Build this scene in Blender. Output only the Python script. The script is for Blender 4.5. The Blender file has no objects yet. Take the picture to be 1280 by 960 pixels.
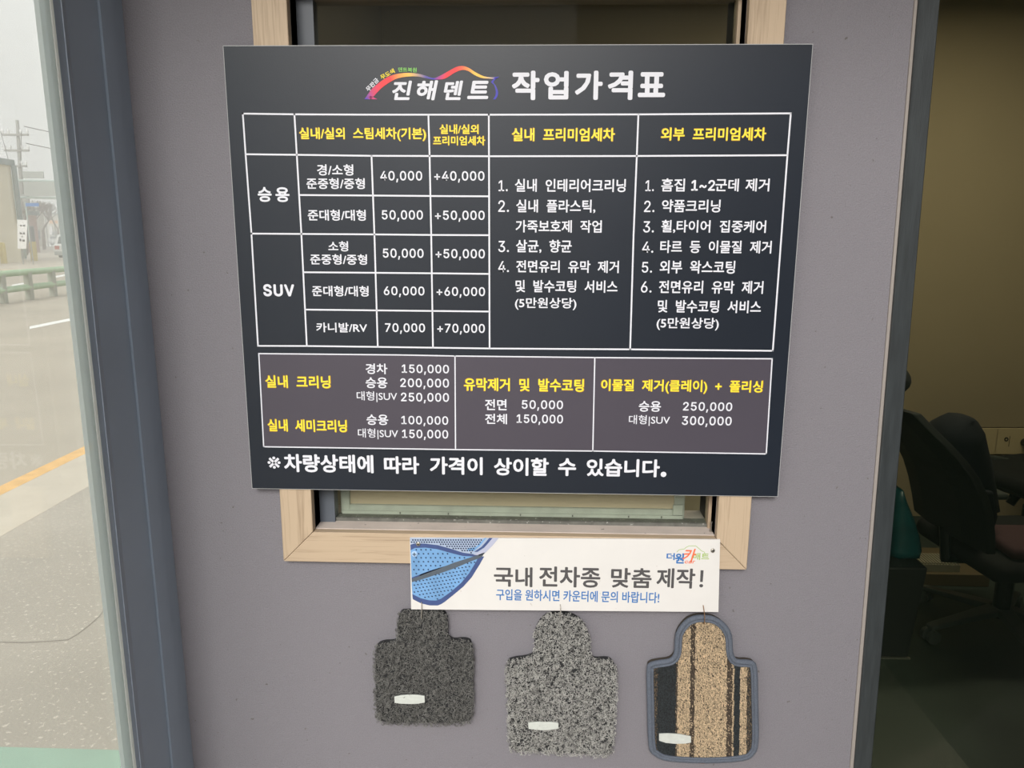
import bpy, bmesh, math, random
from mathutils import Vector, Matrix
random.seed(7)
SC = bpy.context.scene
COL = SC.collection

# ------------------------------------------------------------------ camera
F = 930.0                                   # focal length in pixels of the 1280x960 frame
PITCH, YAW, ROLL = 0.1944, -0.0315, 0.0050
YB = -0.027                                 # front face of the price board
CAM = Vector((0.0496, -1.6156 + YB, 1.5502))
cp, sp = math.cos(PITCH), math.sin(PITCH)
FW = Vector((math.sin(YAW) * cp, math.cos(YAW) * cp, -sp))
RT0 = Vector((math.cos(YAW), -math.sin(YAW), 0))
UP0 = RT0.cross(FW)
RT = RT0 * math.cos(ROLL) + UP0 * math.sin(ROLL)
UP = -RT0 * math.sin(ROLL) + UP0 * math.cos(ROLL)
cd = bpy.data.cameras.new('camera'); cam = bpy.data.objects.new('camera', cd); COL.objects.link(cam)
cd.sensor_fit = 'HORIZONTAL'; cd.sensor_width = 36; cd.lens = 36 * F / 1280
cd.clip_start = 0.02; cd.clip_end = 600
cam.matrix_world = Matrix(((RT.x, UP.x, -FW.x, CAM.x), (RT.y, UP.y, -FW.y, CAM.y), (RT.z, UP.z, -FW.z, CAM.z), (0, 0, 0, 1)))
SC.camera = cam

# ------------------------------------------------------------------ world, sun, exposure
W = bpy.data.worlds.new('overcast_sky'); SC.world = W; W.use_nodes = True
wn = W.node_tree; wn.nodes.clear()
wo = wn.nodes.new('ShaderNodeOutputWorld'); bg = wn.nodes.new('ShaderNodeBackground')
tc = wn.nodes.new('ShaderNodeTexCoord'); sx = wn.nodes.new('ShaderNodeSeparateXYZ'); cr = wn.nodes.new('ShaderNodeValToRGB')
cr.color_ramp.elements[0].position = 0.0; cr.color_ramp.elements[0].color = (0.80, 0.775, 0.73, 1)
cr.color_ramp.elements[1].position = 0.7; cr.color_ramp.elements[1].color = (0.88, 0.90, 0.94, 1)
wn.links.new(tc.outputs['Generated'], sx.inputs[0]); wn.links.new(sx.outputs['Z'], cr.inputs[0])
wn.links.new(cr.outputs[0], bg.inputs[0]); wn.links.new(bg.outputs[0], wo.inputs[0])
bg.inputs[1].default_value = 1.48
sd = bpy.data.lights.new('hazy_sun', 'SUN'); sun = bpy.data.objects.new('hazy_sun', sd); COL.objects.link(sun)
sd.energy = 3.1; sd.angle = math.radians(22); sd.color = (1.0, 0.96, 0.90)
sun.rotation_euler = Vector((0.10, 1.0, -0.60)).to_track_quat('-Z', 'Y').to_euler()
SC.view_settings.view_transform = 'Standard'; SC.view_settings.look = 'None'
SC.view_settings.gamma = 1; SC.view_settings.use_curve_mapping = False
SC.view_settings.exposure = 0.0
SC.cycles.use_denoising = True

# ------------------------------------------------------------------ picture point -> place on a real plane
def ray(px, py):
    return (FW + RT * ((px - 640) / F) + UP * ((480 - py) / F))
def on_y(px, py, Y):
    d = ray(px, py); return CAM + d * ((Y - CAM.y) / d.y)
def on_z(px, py, Z=0.0):
    d = ray(px, py); return CAM + d * ((Z - CAM.z) / d.z)
def on_plane(px, py, P, N):
    d = ray(px, py); return CAM + d * ((P - CAM).dot(N) / d.dot(N))

# ------------------------------------------------------------------ materials
def srgb(r, g, b):
    f = lambda c: (c / 255 / 12.92) if c / 255 <= 0.04045 else ((c / 255 + 0.055) / 1.055) ** 2.4
    return (f(r), f(g), f(b))
def mat(name, col, rough=0.6, metal=0.0, bump=0.0, bscale=80, var=0.0, vscale=6, spec=0.5, speck=None, attr=None, coat=0, stretch=None):
    m = bpy.data.materials.new(name); m.use_nodes = True
    nt = m.node_tree; b = nt.nodes['Principled BSDF']
    b.inputs['Base Color'].default_value = (*col, 1); b.inputs['Roughness'].default_value = rough
    b.inputs['Metallic'].default_value = metal; b.inputs['Specular IOR Level'].default_value = spec
    if coat: b.inputs['Coat Weight'].default_value = coat; b.inputs['Coat Roughness'].default_value = 0.1
    t = nt.nodes.new('ShaderNodeTexCoord'); src = t.outputs['Object']
    if stretch:
        mp = nt.nodes.new('ShaderNodeMapping'); mp.inputs['Scale'].default_value = stretch
        nt.links.new(src, mp.inputs[0]); src = mp.outputs[0]
    last = None
    if attr:
        a = nt.nodes.new('ShaderNodeAttribute'); a.attribute_name = attr; last = a.outputs['Color']
    if var:
        n = nt.nodes.new('ShaderNodeTexNoise'); n.inputs['Scale'].default_value = vscale; n.inputs['Detail'].default_value = 6
        nt.links.new(src, n.inputs['Vector'])
        r = nt.nodes.new('ShaderNodeMapRange'); r.inputs[1].default_value = 0.3; r.inputs[2].default_value = 0.7
        r.inputs[3].default_value = 1 - var; r.inputs[4].default_value = 1 + var
        nt.links.new(n.outputs[0], r.inputs[0])
        v = nt.nodes.new('ShaderNodeVectorMath'); v.operation = 'SCALE'
        if last: nt.links.new(last, v.inputs[0])
        else: v.inputs[0].default_value = col
        nt.links.new(r.outputs[0], v.inputs['Scale']); last = v.outputs[0]
    if speck:
        sc_, col2, thr = speck
        n = nt.nodes.new('ShaderNodeTexNoise'); n.inputs['Scale'].default_value = sc_; n.inputs['Detail'].default_value = 2
        nt.links.new(t.outputs['Object'], n.inputs['Vector'])
        r = nt.nodes.new('ShaderNodeMapRange'); r.inputs[1].default_value = thr; r.inputs[2].default_value = thr + 0.05
        nt.links.new(n.outputs[0], r.inputs[0])
        x = nt.nodes.new('ShaderNodeMix'); x.data_type = 'RGBA'
        nt.links.new(r.outputs[0], x.inputs[0])
        if last: nt.links.new(last, x.inputs[6])
        else: x.inputs[6].default_value = (*col, 1)
        x.inputs[7].default_value = (*col2, 1); last = x.outputs[2]
    if last: nt.links.new(last, b.inputs['Base Color'])
    if bump:
        n = nt.nodes.new('ShaderNodeTexNoise'); n.inputs['Scale'].default_value = bscale; n.inputs['Detail'].default_value = 4
        nt.links.new(src, n.inputs['Vector'])
        bp = nt.nodes.new('ShaderNodeBump'); bp.inputs['Strength'].default_value = bump; bp.inputs['Distance'].default_value = 0.002
        nt.links.new(n.outputs[0], bp.inputs['Height']); nt.links.new(bp.outputs[0], b.inputs['Normal'])
    return m
def glass_mat(name, tint, refl=0.5, film=0.0, film_col=(0.9, 0.9, 0.88), rough=0.0, power=1.0):
    m = bpy.data.materials.new(name); m.use_nodes = True
    nt = m.node_tree; nt.nodes.clear()
    o = nt.nodes.new('ShaderNodeOutputMaterial'); t = nt.nodes.new('ShaderNodeBsdfTransparent'); t.inputs[0].default_value = (*tint, 1)
    g = nt.nodes.new('ShaderNodeBsdfGlossy'); g.inputs['Roughness'].default_value = rough
    f = nt.nodes.new('ShaderNodeFresnel'); f.inputs[0].default_value = 1.45
    mu = nt.nodes.new('ShaderNodeMath'); mu.operation = 'MULTIPLY'; mu.inputs[1].default_value = refl
    nt.links.new(f.outputs[0], mu.inputs[0])
    mx = nt.nodes.new('ShaderNodeMixShader')
    nt.links.new(mu.outputs[0], mx.inputs[0]); nt.links.new(t.outputs[0], mx.inputs[1]); nt.links.new(g.outputs[0], mx.inputs[2])
    out = mx.outputs[0]
    if film:
        d = nt.nodes.new('ShaderNodeBsdfTranslucent'); d.inputs[0].default_value = (*film_col, 1)
        d2 = nt.nodes.new('ShaderNodeBsdfDiffuse'); d2.inputs[0].default_value = (*film_col, 1)
        h = nt.nodes.new('ShaderNodeMixShader'); h.inputs[0].default_value = 0.4
        nt.links.new(d.outputs[0], h.inputs[1]); nt.links.new(d2.outputs[0], h.inputs[2])
        k = nt.nodes.new('ShaderNodeMixShader')
        n = nt.nodes.new('ShaderNodeTexNoise'); n.inputs['Scale'].default_value = 1.6
        r = nt.nodes.new('ShaderNodeMapRange'); r.inputs[3].default_value = film * 0.8; r.inputs[4].default_value = film * 1.2
        tcn = nt.nodes.new('ShaderNodeTexCoord'); nt.links.new(tcn.outputs['Object'], n.inputs['Vector'])
        nt.links.new(n.outputs[0], r.inputs[0]); nt.links.new(r.outputs[0], k.inputs[0])
        nt.links.new(out, k.inputs[1]); nt.links.new(h.outputs[0], k.inputs[2]); out = k.outputs[0]
    nt.links.new(out, o.inputs[0])
    return m
def wood_mat(name, vertical=True, c1=(0.50, 0.385, 0.27), c2=(0.36, 0.265, 0.178)):
    m = bpy.data.materials.new(name); m.use_nodes = True
    nt = m.node_tree; b = nt.nodes['Principled BSDF']; b.inputs['Roughness'].default_value = 0.55
    t = nt.nodes.new('ShaderNodeTexCoord'); mp = nt.nodes.new('ShaderNodeMapping')
    mp.inputs['Scale'].default_value = (260, 260, 9) if vertical else (9, 260, 260)
    n = nt.nodes.new('ShaderNodeTexNoise'); n.inputs['Scale'].default_value = 1; n.inputs['Detail'].default_value = 8; n.inputs['Distortion'].default_value = 0.6
    mp2 = nt.nodes.new('ShaderNodeMapping'); mp2.inputs['Scale'].default_value = (40, 40, 1.6) if vertical else (1.6, 40, 40)
    n2 = nt.nodes.new('ShaderNodeTexNoise'); n2.inputs['Scale'].default_value = 1; n2.inputs['Detail'].default_value = 3
    ad = nt.nodes.new('ShaderNodeMath'); ad.operation = 'ADD'
    r = nt.nodes.new('ShaderNodeValToRGB'); r.color_ramp.elements[0].position = 0.72; r.color_ramp.elements[1].position = 1.08
    r.color_ramp.elements[0].color = (*c2, 1); r.color_ramp.elements[1].color = (*c1, 1)
    r.color_ramp.elements[1].position = 1.0
    nt.links.new(t.outputs['Object'], mp.inputs[0]); nt.links.new(mp.outputs[0], n.inputs['Vector'])
    nt.links.new(t.outputs['Object'], mp2.inputs[0]); nt.links.new(mp2.outputs[0], n2.inputs['Vector'])
    nt.links.new(n.outputs[0], ad.inputs[0]); nt.links.new(n2.outputs[0], ad.inputs[1])
    nt.links.new(ad.outputs[0], r.inputs[0]); nt.links.new(r.outputs[0], b.inputs['Base Color'])
    bp = nt.nodes.new('ShaderNodeBump'); bp.inputs['Strength'].default_value = 0.25; bp.inputs['Distance'].default_value = 0.001
    nt.links.new(n.outputs[0], bp.inputs['Height']); nt.links.new(bp.outputs[0], b.inputs['Normal'])
    return m

M = {}
M['wall'] = mat('grey_stucco_paint', (0.205, 0.195, 0.218), 0.75, bump=1.0, bscale=330, var=0.10, vscale=420, speck=(75, (0.11, 0.10, 0.095), 0.715))
M['wood_v'] = wood_mat('pale_oak_upright', True)
M['wood_h'] = wood_mat('pale_oak_level', False)
M['reveal'] = mat('shaded_reveal_brown', (0.26, 0.20, 0.15), 0.6, var=0.2, vscale=5)  # reveal wood in shade: the shade is put into this darker brown
M['sill'] = mat('dusty_sill', (0.60, 0.52, 0.47), 0.85, var=0.12, vscale=9, bump=0.3, bscale=200, speck=(60, (0.22, 0.19, 0.17), 0.70))
M['frame'] = mat('anthracite_frame', (0.35, 0.42, 0.52), 0.33, 0.0, bump=0.05, bscale=300, var=0.06, vscale=4, spec=0.7)
M['frame2'] = mat('anthracite_bead', (0.36, 0.41, 0.49), 0.35, var=0.05)
M['gasket'] = None
M['stile'] = mat('grey_glass_stile', (0.60, 0.68, 0.68), 0.4, var=0.05)
M['post'] = mat('dark_post', (0.028, 0.034, 0.037), 0.5, bump=0.15, bscale=60, var=0.2, vscale=14, stretch=(8, 8, 0.8), speck=(90, (0.3, 0.3, 0.3), 0.80))
M['trim'] = mat('beige_caulk', (0.30, 0.27, 0.25), 0.7)
M['alu'] = mat('dark_sash_metal', (0.10, 0.115, 0.14), 0.4, 0.0)
M['dirty'] = mat('gritty_track', (0.13, 0.13, 0.115), 0.8, var=0.25, vscale=40, speck=(160, (0.4, 0.4, 0.37), 0.66))
M['inner_sash'] = mat('pale_green_sash', (0.44, 0.46, 0.42), 0.4, var=0.1, vscale=30)
M['beige'] = mat('beige_blind', (0.56, 0.46, 0.34), 0.8, var=0.04)
M['board_face'] = mat('charcoal_print', (0.008, 0.013, 0.023), 0.36, bump=0.05, bscale=500, var=0.08, vscale=3, spec=0.48)
M['board_core'] = mat('board_core', (0.42, 0.43, 0.44), 0.6)
M['panel_grey'] = mat('mauve_grey_print', (0.066, 0.058, 0.078), 0.36, var=0.03, vscale=3, spec=0.5)
M['white_ink'] = mat('white_print', (0.72, 0.73, 0.80), 0.5)
M['yellow_ink'] = mat('yellow_print', (0.93, 0.74, 0.04), 0.5)
M['orange_ink'] = mat('orange_outline_print', (0.55, 0.30, 0.03), 0.5)
M['green_ink'] = mat('green_print', (0.22, 0.55, 0.12), 0.5)
M['swoosh'] = mat('colour_blend_print', (1, 1, 1), 0.45, attr='ink')
M['white_plastic'] = mat('white_banner_sheet', (0.70, 0.685, 0.67), 0.5, var=0.02, vscale=15, speck=(70, (0.5, 0.48, 0.45), 0.75))
M['grey_ink'] = mat('dark_grey_print', (0.075, 0.072, 0.075), 0.6)
M['blue_ink'] = mat('blue_print', (0.03, 0.16, 0.45), 0.6)
M['logo_orange'] = mat('logo_orange_print', (0.80, 0.16, 0.07), 0.6)
M['logo_green'] = mat('logo_green_print', (0.32, 0.48, 0.10), 0.6)
M['p_light'] = mat('mat_photo_light_blue', srgb(112, 158, 206), 0.6, var=0.12, vscale=22)
M['p_top'] = mat('mat_photo_pale', srgb(165, 180, 205), 0.6, var=0.08, vscale=30)
M['p_pipe'] = mat('mat_photo_piping', srgb(62, 80, 130), 0.6, var=0.08, vscale=40)
M['p_pipe2'] = mat('mat_photo_lavender', srgb(178, 182, 205), 0.6)
M['p_fold'] = mat('mat_photo_fold', srgb(82, 92, 104), 0.6, var=0.1, vscale=30)
M['p_dot'] = mat('mat_photo_dots', srgb(34, 50, 80), 0.6)
M['steel'] = mat('screw_steel', (0.42, 0.40, 0.36), 0.35, 0.9, var=0.3, vscale=300)
M['screw_dark'] = mat('screw_slot', (0.03, 0.03, 0.03), 0.6)
M['rust'] = mat('rusty_wire', (0.27, 0.16, 0.09), 0.5, 0.5, var=0.4, vscale=200)
M['wire'] = mat('galvanised_wire', (0.40, 0.37, 0.33), 0.45, 0.6, var=0.3, vscale=200)
M['coil_a'] = mat('dark_grey_coils', (0.145, 0.142, 0.130), 0.5, attr='tone')
M['coil_b'] = mat('light_grey_coils', (0.34, 0.335, 0.31), 0.5, attr='tone')
M['mat_base'] = mat('coil_backing', (0.022, 0.023, 0.025), 0.8)
M['loops'] = mat('carpet_loops', (1, 1, 1), 0.85, attr='tone')
M['carpet_base'] = mat('carpet_backing', (0.05, 0.04, 0.03), 0.9)
M['piping'] = mat('blue_grey_piping', (0.115, 0.135, 0.175), 0.6, bump=1.0, bscale=900, var=0.25, vscale=500)
M['tag'] = mat('silver_badge', (0.62, 0.65, 0.62), 0.38, 0.15, var=0.05, vscale=100)
M['tab'] = mat('brown_leather_tab', (0.27, 0.11, 0.055), 0.6)

# ------------------------------------------------------------------ object helpers
def link(name, me, parent=None, loc=None):
    o = bpy.data.objects.new(name, me); COL.objects.link(o)
    if parent: o.parent = parent
    if loc is not None: o.location = loc
    return o
def orig(parent):
    v = Vector((0, 0, 0))
    while parent is not None: v += parent.location; parent = parent.parent
    return v
def tag(o, label=None, cat=None, group=None, kind=None):
    if label: o['label'] = label
    if cat: o['category'] = cat
    if group: o['group'] = group
    if kind: o['kind'] = kind
    return o
def empty(name, loc, label=None, cat=None, group=None, kind=None):
    o = bpy.data.objects.new(name, None); COL.objects.link(o); o.location = loc; o.empty_display_size = 0.05
    return tag(o, label, cat, group, kind)
class MB:
    def __init__(s): s.v = []; s.f = []; s.c = []
    def add(s, vs, fs, col=None):
        n = len(s.v); s.v += [tuple(v) for v in vs]; s.f += [tuple(i + n for i in f) for f in fs]
        s.c += [col] * len(vs); return s
    def box(s, x0, x1, y0, y1, z0, z1, col=None):
        vs = [(x, y, z) for x in (x0, x1) for y in (y0, y1) for z in (z0, z1)]
        return s.add(vs, [(0, 1, 3, 2), (4, 6, 7, 5), (0, 4, 5, 1), (2, 3, 7, 6), (0, 2, 6, 4), (1, 5, 7, 3)], col)
    def hexa(s, p, col=None):   # 8 points: bottom loop 0-3, top loop 4-7
        return s.add(p, [(0, 3, 2, 1), (4, 5, 6, 7), (0, 1, 5, 4), (1, 2, 6, 5), (2, 3, 7, 6), (3, 0, 4, 7)], col)
    def prism(s, pts, off, col=None):   # flat loop of 3D points swept by off
        n = len(pts); a = [Vector(p) for p in pts]; b = [p + Vector(off) for p in a]
        return s.add(a + b, [tuple(range(n))[::-1], tuple(range(n, 2 * n))] + [(i, (i + 1) % n, n + (i + 1) % n, n + i) for i in range(n)], col)
    def tube(s, pts, r, n=8, col=None, caps=True, closed=False, ry=None):
        pts = [Vector(p) for p in pts]; rs = r if isinstance(r, (list, tuple)) else [r] * len(pts)
        vs = []; fs = []; ref = None
        N = len(pts)
        for i, p in enumerate(pts):
            if closed: d = pts[(i + 1) % N] - pts[i - 1]
            else: d = pts[min(i + 1, N - 1)] - pts[max(i - 1, 0)]
            if d.length < 1e-9: d = Vector((0, 0, 1))
            d.normalize()
            if ref is None:
                ref = d.cross(Vector((0, 1, 0)))
                if ref.length < 0.2: ref = d.cross(Vector((1, 0, 0)))
            a = (ref - d * ref.dot(d)).normalized(); b = d.cross(a); ref = a
            for k in range(n):
                t = 2 * math.pi * k / n; vs.append(p + (a * math.cos(t) + b * math.sin(t) * (ry or 1)) * rs[i])
        seg = N if closed else N - 1
        for i in range(seg):
            j = (i + 1) % N
            for k in range(n): fs.append((i * n + k, i * n + (k + 1) % n, j * n + (k + 1) % n, j * n + k))
        if caps and not closed: fs += [tuple(range(n))[::-1], tuple(range((N - 1) * n, N * n))]
        return s.add(vs, fs, col)
    def ball(s, c, r, seg=12, rings=8, col=None, noise=0, M3=None):
        c = Vector(c); rx, ry, rz = r if isinstance(r, (tuple, list)) else (r, r, r)
        vs = []; fs = []
        for i in range(rings + 1):
            th = math.pi * i / rings
            for k in range(seg):
                ph = 2 * math.pi * k / seg; q = 1 + (random.uniform(-noise, noise) if noise else 0)
                p = Vector((math.sin(th) * math.cos(ph) * rx * q, math.sin(th) * math.sin(ph) * ry * q, math.cos(th) * rz * q))
                if M3: p = M3 @ p
                vs.append(c + p)
        for i in range(rings):
            for k in range(seg): fs.append((i * seg + k, (i + 1) * seg + k, (i + 1) * seg + (k + 1) % seg, i * seg + (k + 1) % seg))
        return s.add(vs, fs, col)
    def build(s, name, m, parent=None, smooth=False, bevel=0, loc=None, attr=None, kind=None, bseg=2):
        me = bpy.data.meshes.new(name); o0 = orig(parent) if loc is None else Vector(loc)
        me.from_pydata([tuple(Vector(v) - o0) for v in s.v], [], s.f); me.materials.append(m); me.validate(clean_customdata=False)
        if attr and len(me.vertices) == len(s.c):
            ca = me.color_attributes.new(attr, 'FLOAT_COLOR', 'POINT')
            flat = []
            for c in s.c: flat += [*(c or (1, 1, 1)), 1]
            ca.data.foreach_set('color', flat)
        bm = bmesh.new(); bm.from_mesh(me); bmesh.ops.recalc_face_normals(bm, faces=bm.faces)
        if bevel:
            bmesh.ops.remove_doubles(bm, verts=bm.verts, dist=1e-6)
            bmesh.ops.bevel(bm, geom=[e for e in bm.edges if len(e.link_faces) == 2 and e.calc_face_angle(0) > 0.5], offset=bevel, segments=bseg, affect='EDGES', profile=0.5, clamp_overlap=True)
        bm.to_mesh(me); bm.free()
        if smooth:
            for p in me.polygons: p.use_smooth = True
        o = link(name, me, parent, None if loc is None else loc)
        if kind: o['kind'] = kind
        return o
def flatpoly(pts, y):
    """a flat sheet (print) in the plane y, from (px, py) outline"""
    return [on_y(a, b, y) for a, b in pts]
def smoothloop(pts, k=4, closed=True):
    n = len(pts); out = []
    rng = range(n) if closed else range(n - 1)
    for i in rng:
        g = lambda j: Vector(pts[j % n]) if closed else Vector(pts[max(0, min(n - 1, j))])
        p0, p1, p2, p3 = g(i - 1), g(i), g(i + 1), g(i + 2)
        for j in range(k):
            t = j / k
            out.append(0.5 * ((2 * p1) + (p2 - p0) * t + (2 * p0 - 5 * p1 + 4 * p2 - p3) * t * t + (3 * p1 - p0 - 3 * p2 + p3) * t ** 3))
    if not closed: out.append(Vector(pts[-1]))
    return out
def inside(x, y, poly):
    c = False; n = len(poly)
    for i in range(n):
        x1, y1 = poly[i][0], poly[i][1]; x2, y2 = poly[i - 1][0], poly[i - 1][1]
        if (y1 > y) != (y2 > y) and x < (x2 - x1) * (y - y1) / (y2 - y1) + x1: c = not c
    return c

# ------------------------------------------------------------------ lettering
FONTCACHE = {}
try:    # the grotesque face bundled with Blender; the built-in face is the fallback
    import os
    FONT = bpy.data.fonts.load(os.path.join(bpy.utils.system_resource('DATAFILES'), 'fonts', 'Inter.woff2'))
except Exception:
    FONT = None
def glyphs(text, bold, shear=0.0, space=1.0):
    key = (text, bold, shear, space)
    if key in FONTCACHE: return FONTCACHE[key]
    c = bpy.data.curves.new('t', 'FONT'); c.body = text; c.size = 1; c.offset = bold; c.shear = shear; c.space_character = space
    if FONT and text.isascii(): c.font = FONT
    c.resolution_u = 3; c.fill_mode = 'FRONT'
    o = bpy.data.objects.new('t', c); COL.objects.link(o)
    bpy.context.view_layer.update()
    me = bpy.data.meshes.new_from_object(o.evaluated_get(bpy.context.evaluated_depsgraph_get()))
    vs = [v.co.copy() for v in me.vertices]; fs = [tuple(p.vertices) for p in me.polygons]
    bpy.data.objects.remove(o); bpy.data.curves.remove(c); bpy.data.meshes.remove(me)
    FONTCACHE[key] = (vs, fs); return FONTCACHE[key]
def text_into(mb, text, box, Y, bold=0.02, shear=0.0, rot=0.0, space=1.0):
    x0, y0, x1, y1 = box; vs, fs = glyphs(text, 0.0, shear, space)
    ax, bx = min(v.x for v in vs), max(v.x for v in vs); ay, by = min(v.y for v in vs), max(v.y for v in vs)
    ym = (y0 + y1) / 2; xm = (x0 + x1) / 2
    L = on_y(x0, ym, Y).x; R = on_y(x1, ym, Y).x; T = on_y(xm, y0, Y).z; B = on_y(xm, y1, Y).z
    c = Vector(((L + R) / 2, (T + B) / 2)); cr_, sr = math.cos(rot), math.sin(rot); out = []
    for v in vs:
        u = (v.x - ax) / (bx - ax) * (R - L) - (R - L) / 2; w = (v.y - ay) / (by - ay) * (T - B) - (T - B) / 2
        out.append((c.x + u * cr_ - w * sr, Y, c.y + u * sr + w * cr_))
    d_ = bold * 0.85 * (T - B) / (by - ay) if bold else 0
    sh_ = [(0, 0)] if d_ <= 0 else [(d_, 0), (-d_, 0), (0, d_), (0, -d_), (d_ * .7, d_ * .7), (-d_ * .7, d_ * .7), (d_ * .7, -d_ * .7), (-d_ * .7, -d_ * .7)]
    for i, (dx, dz) in enumerate(sh_): mb.add([(a[0] + dx, Y - i * 0.000006, a[2] + dz) for a in out], fs)
def lettering(items, m, parent, Y, label=None, bold=0.02, outline=None, **k):
    if isinstance(items, list):
        for it in items: lettering(it, m, parent, Y, label, bold, outline, **k)
        return
    if parent is board and items[0].count(' '): items = (items[0].replace(' ', '  '),) + tuple(items[1:])
    items = [items]; mb = MB()
    for t, x0, y0, x1, y1 in items: text_into(mb, t, (x0, y0, x1, y1), Y, bold, **k)
    o = mb.build('lettering', m, parent)
    if label: o['label'] = label
    if outline:
        mb = MB()
        for t, x0, y0, x1, y1 in items: text_into(mb, t, (x0 - 0.5, y0 - 0.5, x1 + 0.5, y1 + 0.5), Y + 0.0002, bold + 0.014, **k)
        mb.build('lettering_outline', outline, o)
    return o

# ================================================================== SETTING: the wall with the window
Lt, Lb = on_y(149.6, 0, 0), on_y(240.5, 960, 0)      # left edge of the wall
Rt_, Rb = on_y(1146, 0, 0), on_y(1065, 960, 0)       # right edge
def at_z(a, b, z): t = (z - b.z) / (a.z - b.z); return b + (a - b) * t
ZT = 2.75
WL = lambda z: at_z(Lt, Lb, z).x
WR = lambda z: at_z(Rt_, Rb, z).x
# opening (casing inner edge)
YC = -0.022
oL = (on_y(357, 50, YC).x + on_y(391.8, 615, YC).x) / 2; oR = (on_y(931.5, 50, YC).x + on_y(901.5, 621, YC).x) / 2
oB = on_y(640, 669.5, YC).z; oT = on_y(640, -28, YC).z
cW = 0.5 * (on_y(391.5, 612, YC).x - on_y(350.7, 612, YC).x + on_y(941.2, 622, YC).x - on_y(902, 621, YC).x)
cB = oB - on_y(640, 707, YC).z
def quadwall(mb, xa, xb, za, zb, y0=0.0, y1=0.16):
    fx = lambda x, z: x(z) if callable(x) else x
    mb.hexa([(fx(xa, za), y0, za), (fx(xb, za), y0, za), (fx(xb, za), y1, za), (fx(xa, za), y1, za),
             (fx(xa, zb), y0, zb), (fx(xb, zb), y0, zb), (fx(xb, zb), y1, zb), (fx(xa, zb), y1, zb)])
wb = MB()
quadwall(wb, WL, oL, 0, ZT); quadwall(wb, oR, WR, 0, ZT); quadwall(wb, oL, oR, 0, oB - 0.012); quadwall(wb, oL, oR, oT + 0.012, ZT)
tag(wb.build('wall_front', M['wall']), 'grey stucco wall around the window behind the price board', kind='structure')

# window_1 : oak casing, reveals, sill, sash
win = empty('window_1', ((oL + oR) / 2, 0, oB), 'window in a pale oak casing behind the price board', kind='structure')
def casing(pts, m):
    b = MB(); b.prism(pts, (0, -YC - 0.0005, 0)); return b.build('casing_board', m, win, bevel=0.0012, bseg=1)
g = 0.0004
oo = [(oL - cW, oB - cB), (oR + cW, oB - cB), (oR + cW, oT + cW), (oL - cW, oT + cW)]
ii = [(oL, oB), (oR, oB), (oR, oT), (oL, oT)]
P3 = lambda p, dx=0, dz=0: (p[0] + dx, YC, p[1] + dz)
casing([P3(oo[0], 0, g), P3(ii[0], 0, g * 2), P3(ii[3], 0, -g), P3(oo[3], 0, -g)], M['wood_v'])
casing([P3(oo[1], 0, g), P3(ii[1], 0, g * 2), P3(ii[2], 0, -g), P3(oo[2], 0, -g)], M['wood_v'])
casing([P3(oo[0], g), P3(oo[1], -g), P3(ii[1], -g), P3(ii[0], g)], M['wood_h'])
casing([P3(oo[3], g), P3(oo[2], -g), P3(ii[2], -g), P3(ii[3], g)], M['wood_h'])
YG = 0.052
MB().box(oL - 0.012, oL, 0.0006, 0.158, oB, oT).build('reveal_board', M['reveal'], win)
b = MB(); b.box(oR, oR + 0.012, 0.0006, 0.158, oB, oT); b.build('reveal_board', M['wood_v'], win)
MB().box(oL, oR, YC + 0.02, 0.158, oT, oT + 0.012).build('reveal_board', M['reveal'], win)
MB().box(oL - 0.002, oR + 0.002, 0.0006, 0.158, oB - 0.012, oB + 0.001).build('sill_board', M['sill'], win)
# dark outer sash and pane
zs0 = oB + 0.001
b = MB(); b.box(oL, oL + 0.036, YG - 0.012, YG + 0.02, zs0, oT); b.build('sash_stile', M['alu'], win)
b = MB(); b.box(oR - 0.007, oR, YG - 0.012, YG + 0.02, zs0, oT); b.build('sash_stile', M['wood_v'], win)  # wood colour stands in for wood reflected in the glass
b = MB(); b.box(oL + 0.036, oR - 0.007, YG - 0.004, YG + 0.03, zs0, zs0 + 0.008); b.build('sash_rail', M['dirty'], win)
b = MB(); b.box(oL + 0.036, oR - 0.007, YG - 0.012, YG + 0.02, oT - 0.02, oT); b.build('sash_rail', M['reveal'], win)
M['glass_win'] = glass_mat('window_glass', (0.93, 0.95, 0.92), 0.15, film=0.035, film_col=(0.5, 0.5, 0.42))
MB().box(oL + 0.034, oR - 0.006, YG + 0.002, YG + 0.006, zs0 + 0.007, oT - 0.018).build('pane', M['glass_win'], win)
# inner sash with a beige blind panel
YS = 0.084
def xs(px, py=630): return on_y(px, py, YS).x
def zs(py, px=640): return on_y(px, py, YS).z
zlo, zhi = zs(647.5), zs(300)
sash = MB()
xa, xb_, xc, xd = xs(426), xs(437), xs(843), xs(856)
sash.box(xa, xb_, YS, YS + 0.02, zlo, zhi); sash.box(xc, xd, YS, YS + 0.02, zlo, zhi)
sash.box(xb_, xc, YS, YS + 0.02, zlo + 0.005, zs(634)); sash.box(xa, xd, YS, YS + 0.02, zhi, zhi + 0.02)
sash.box(xa + 0.004, xd - 0.004, YS - 0.008, YS, zlo, zs(640.5)); sash.box(xc - 0.004, xd - 0.004, YS - 0.006, YS, zs(640), zs(627))
so = sash.build('inner_sash', M['inner_sash'], win, bevel=0.0015, bseg=1)
b = MB(); b.box(xb_, xc, YS + 0.008, YS + 0.014, zs(634) - 0.004, zhi); b.build('blind_panel', M['beige'], so)
for px in (500, 560, 650, 715, 785, 826):
    MB().box(xs(px), xs(px) + 0.003, YS - 0.010, YS - 0.008, zs(643), zs(640.8)).build('rivet', M['dirty'], so)
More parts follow.
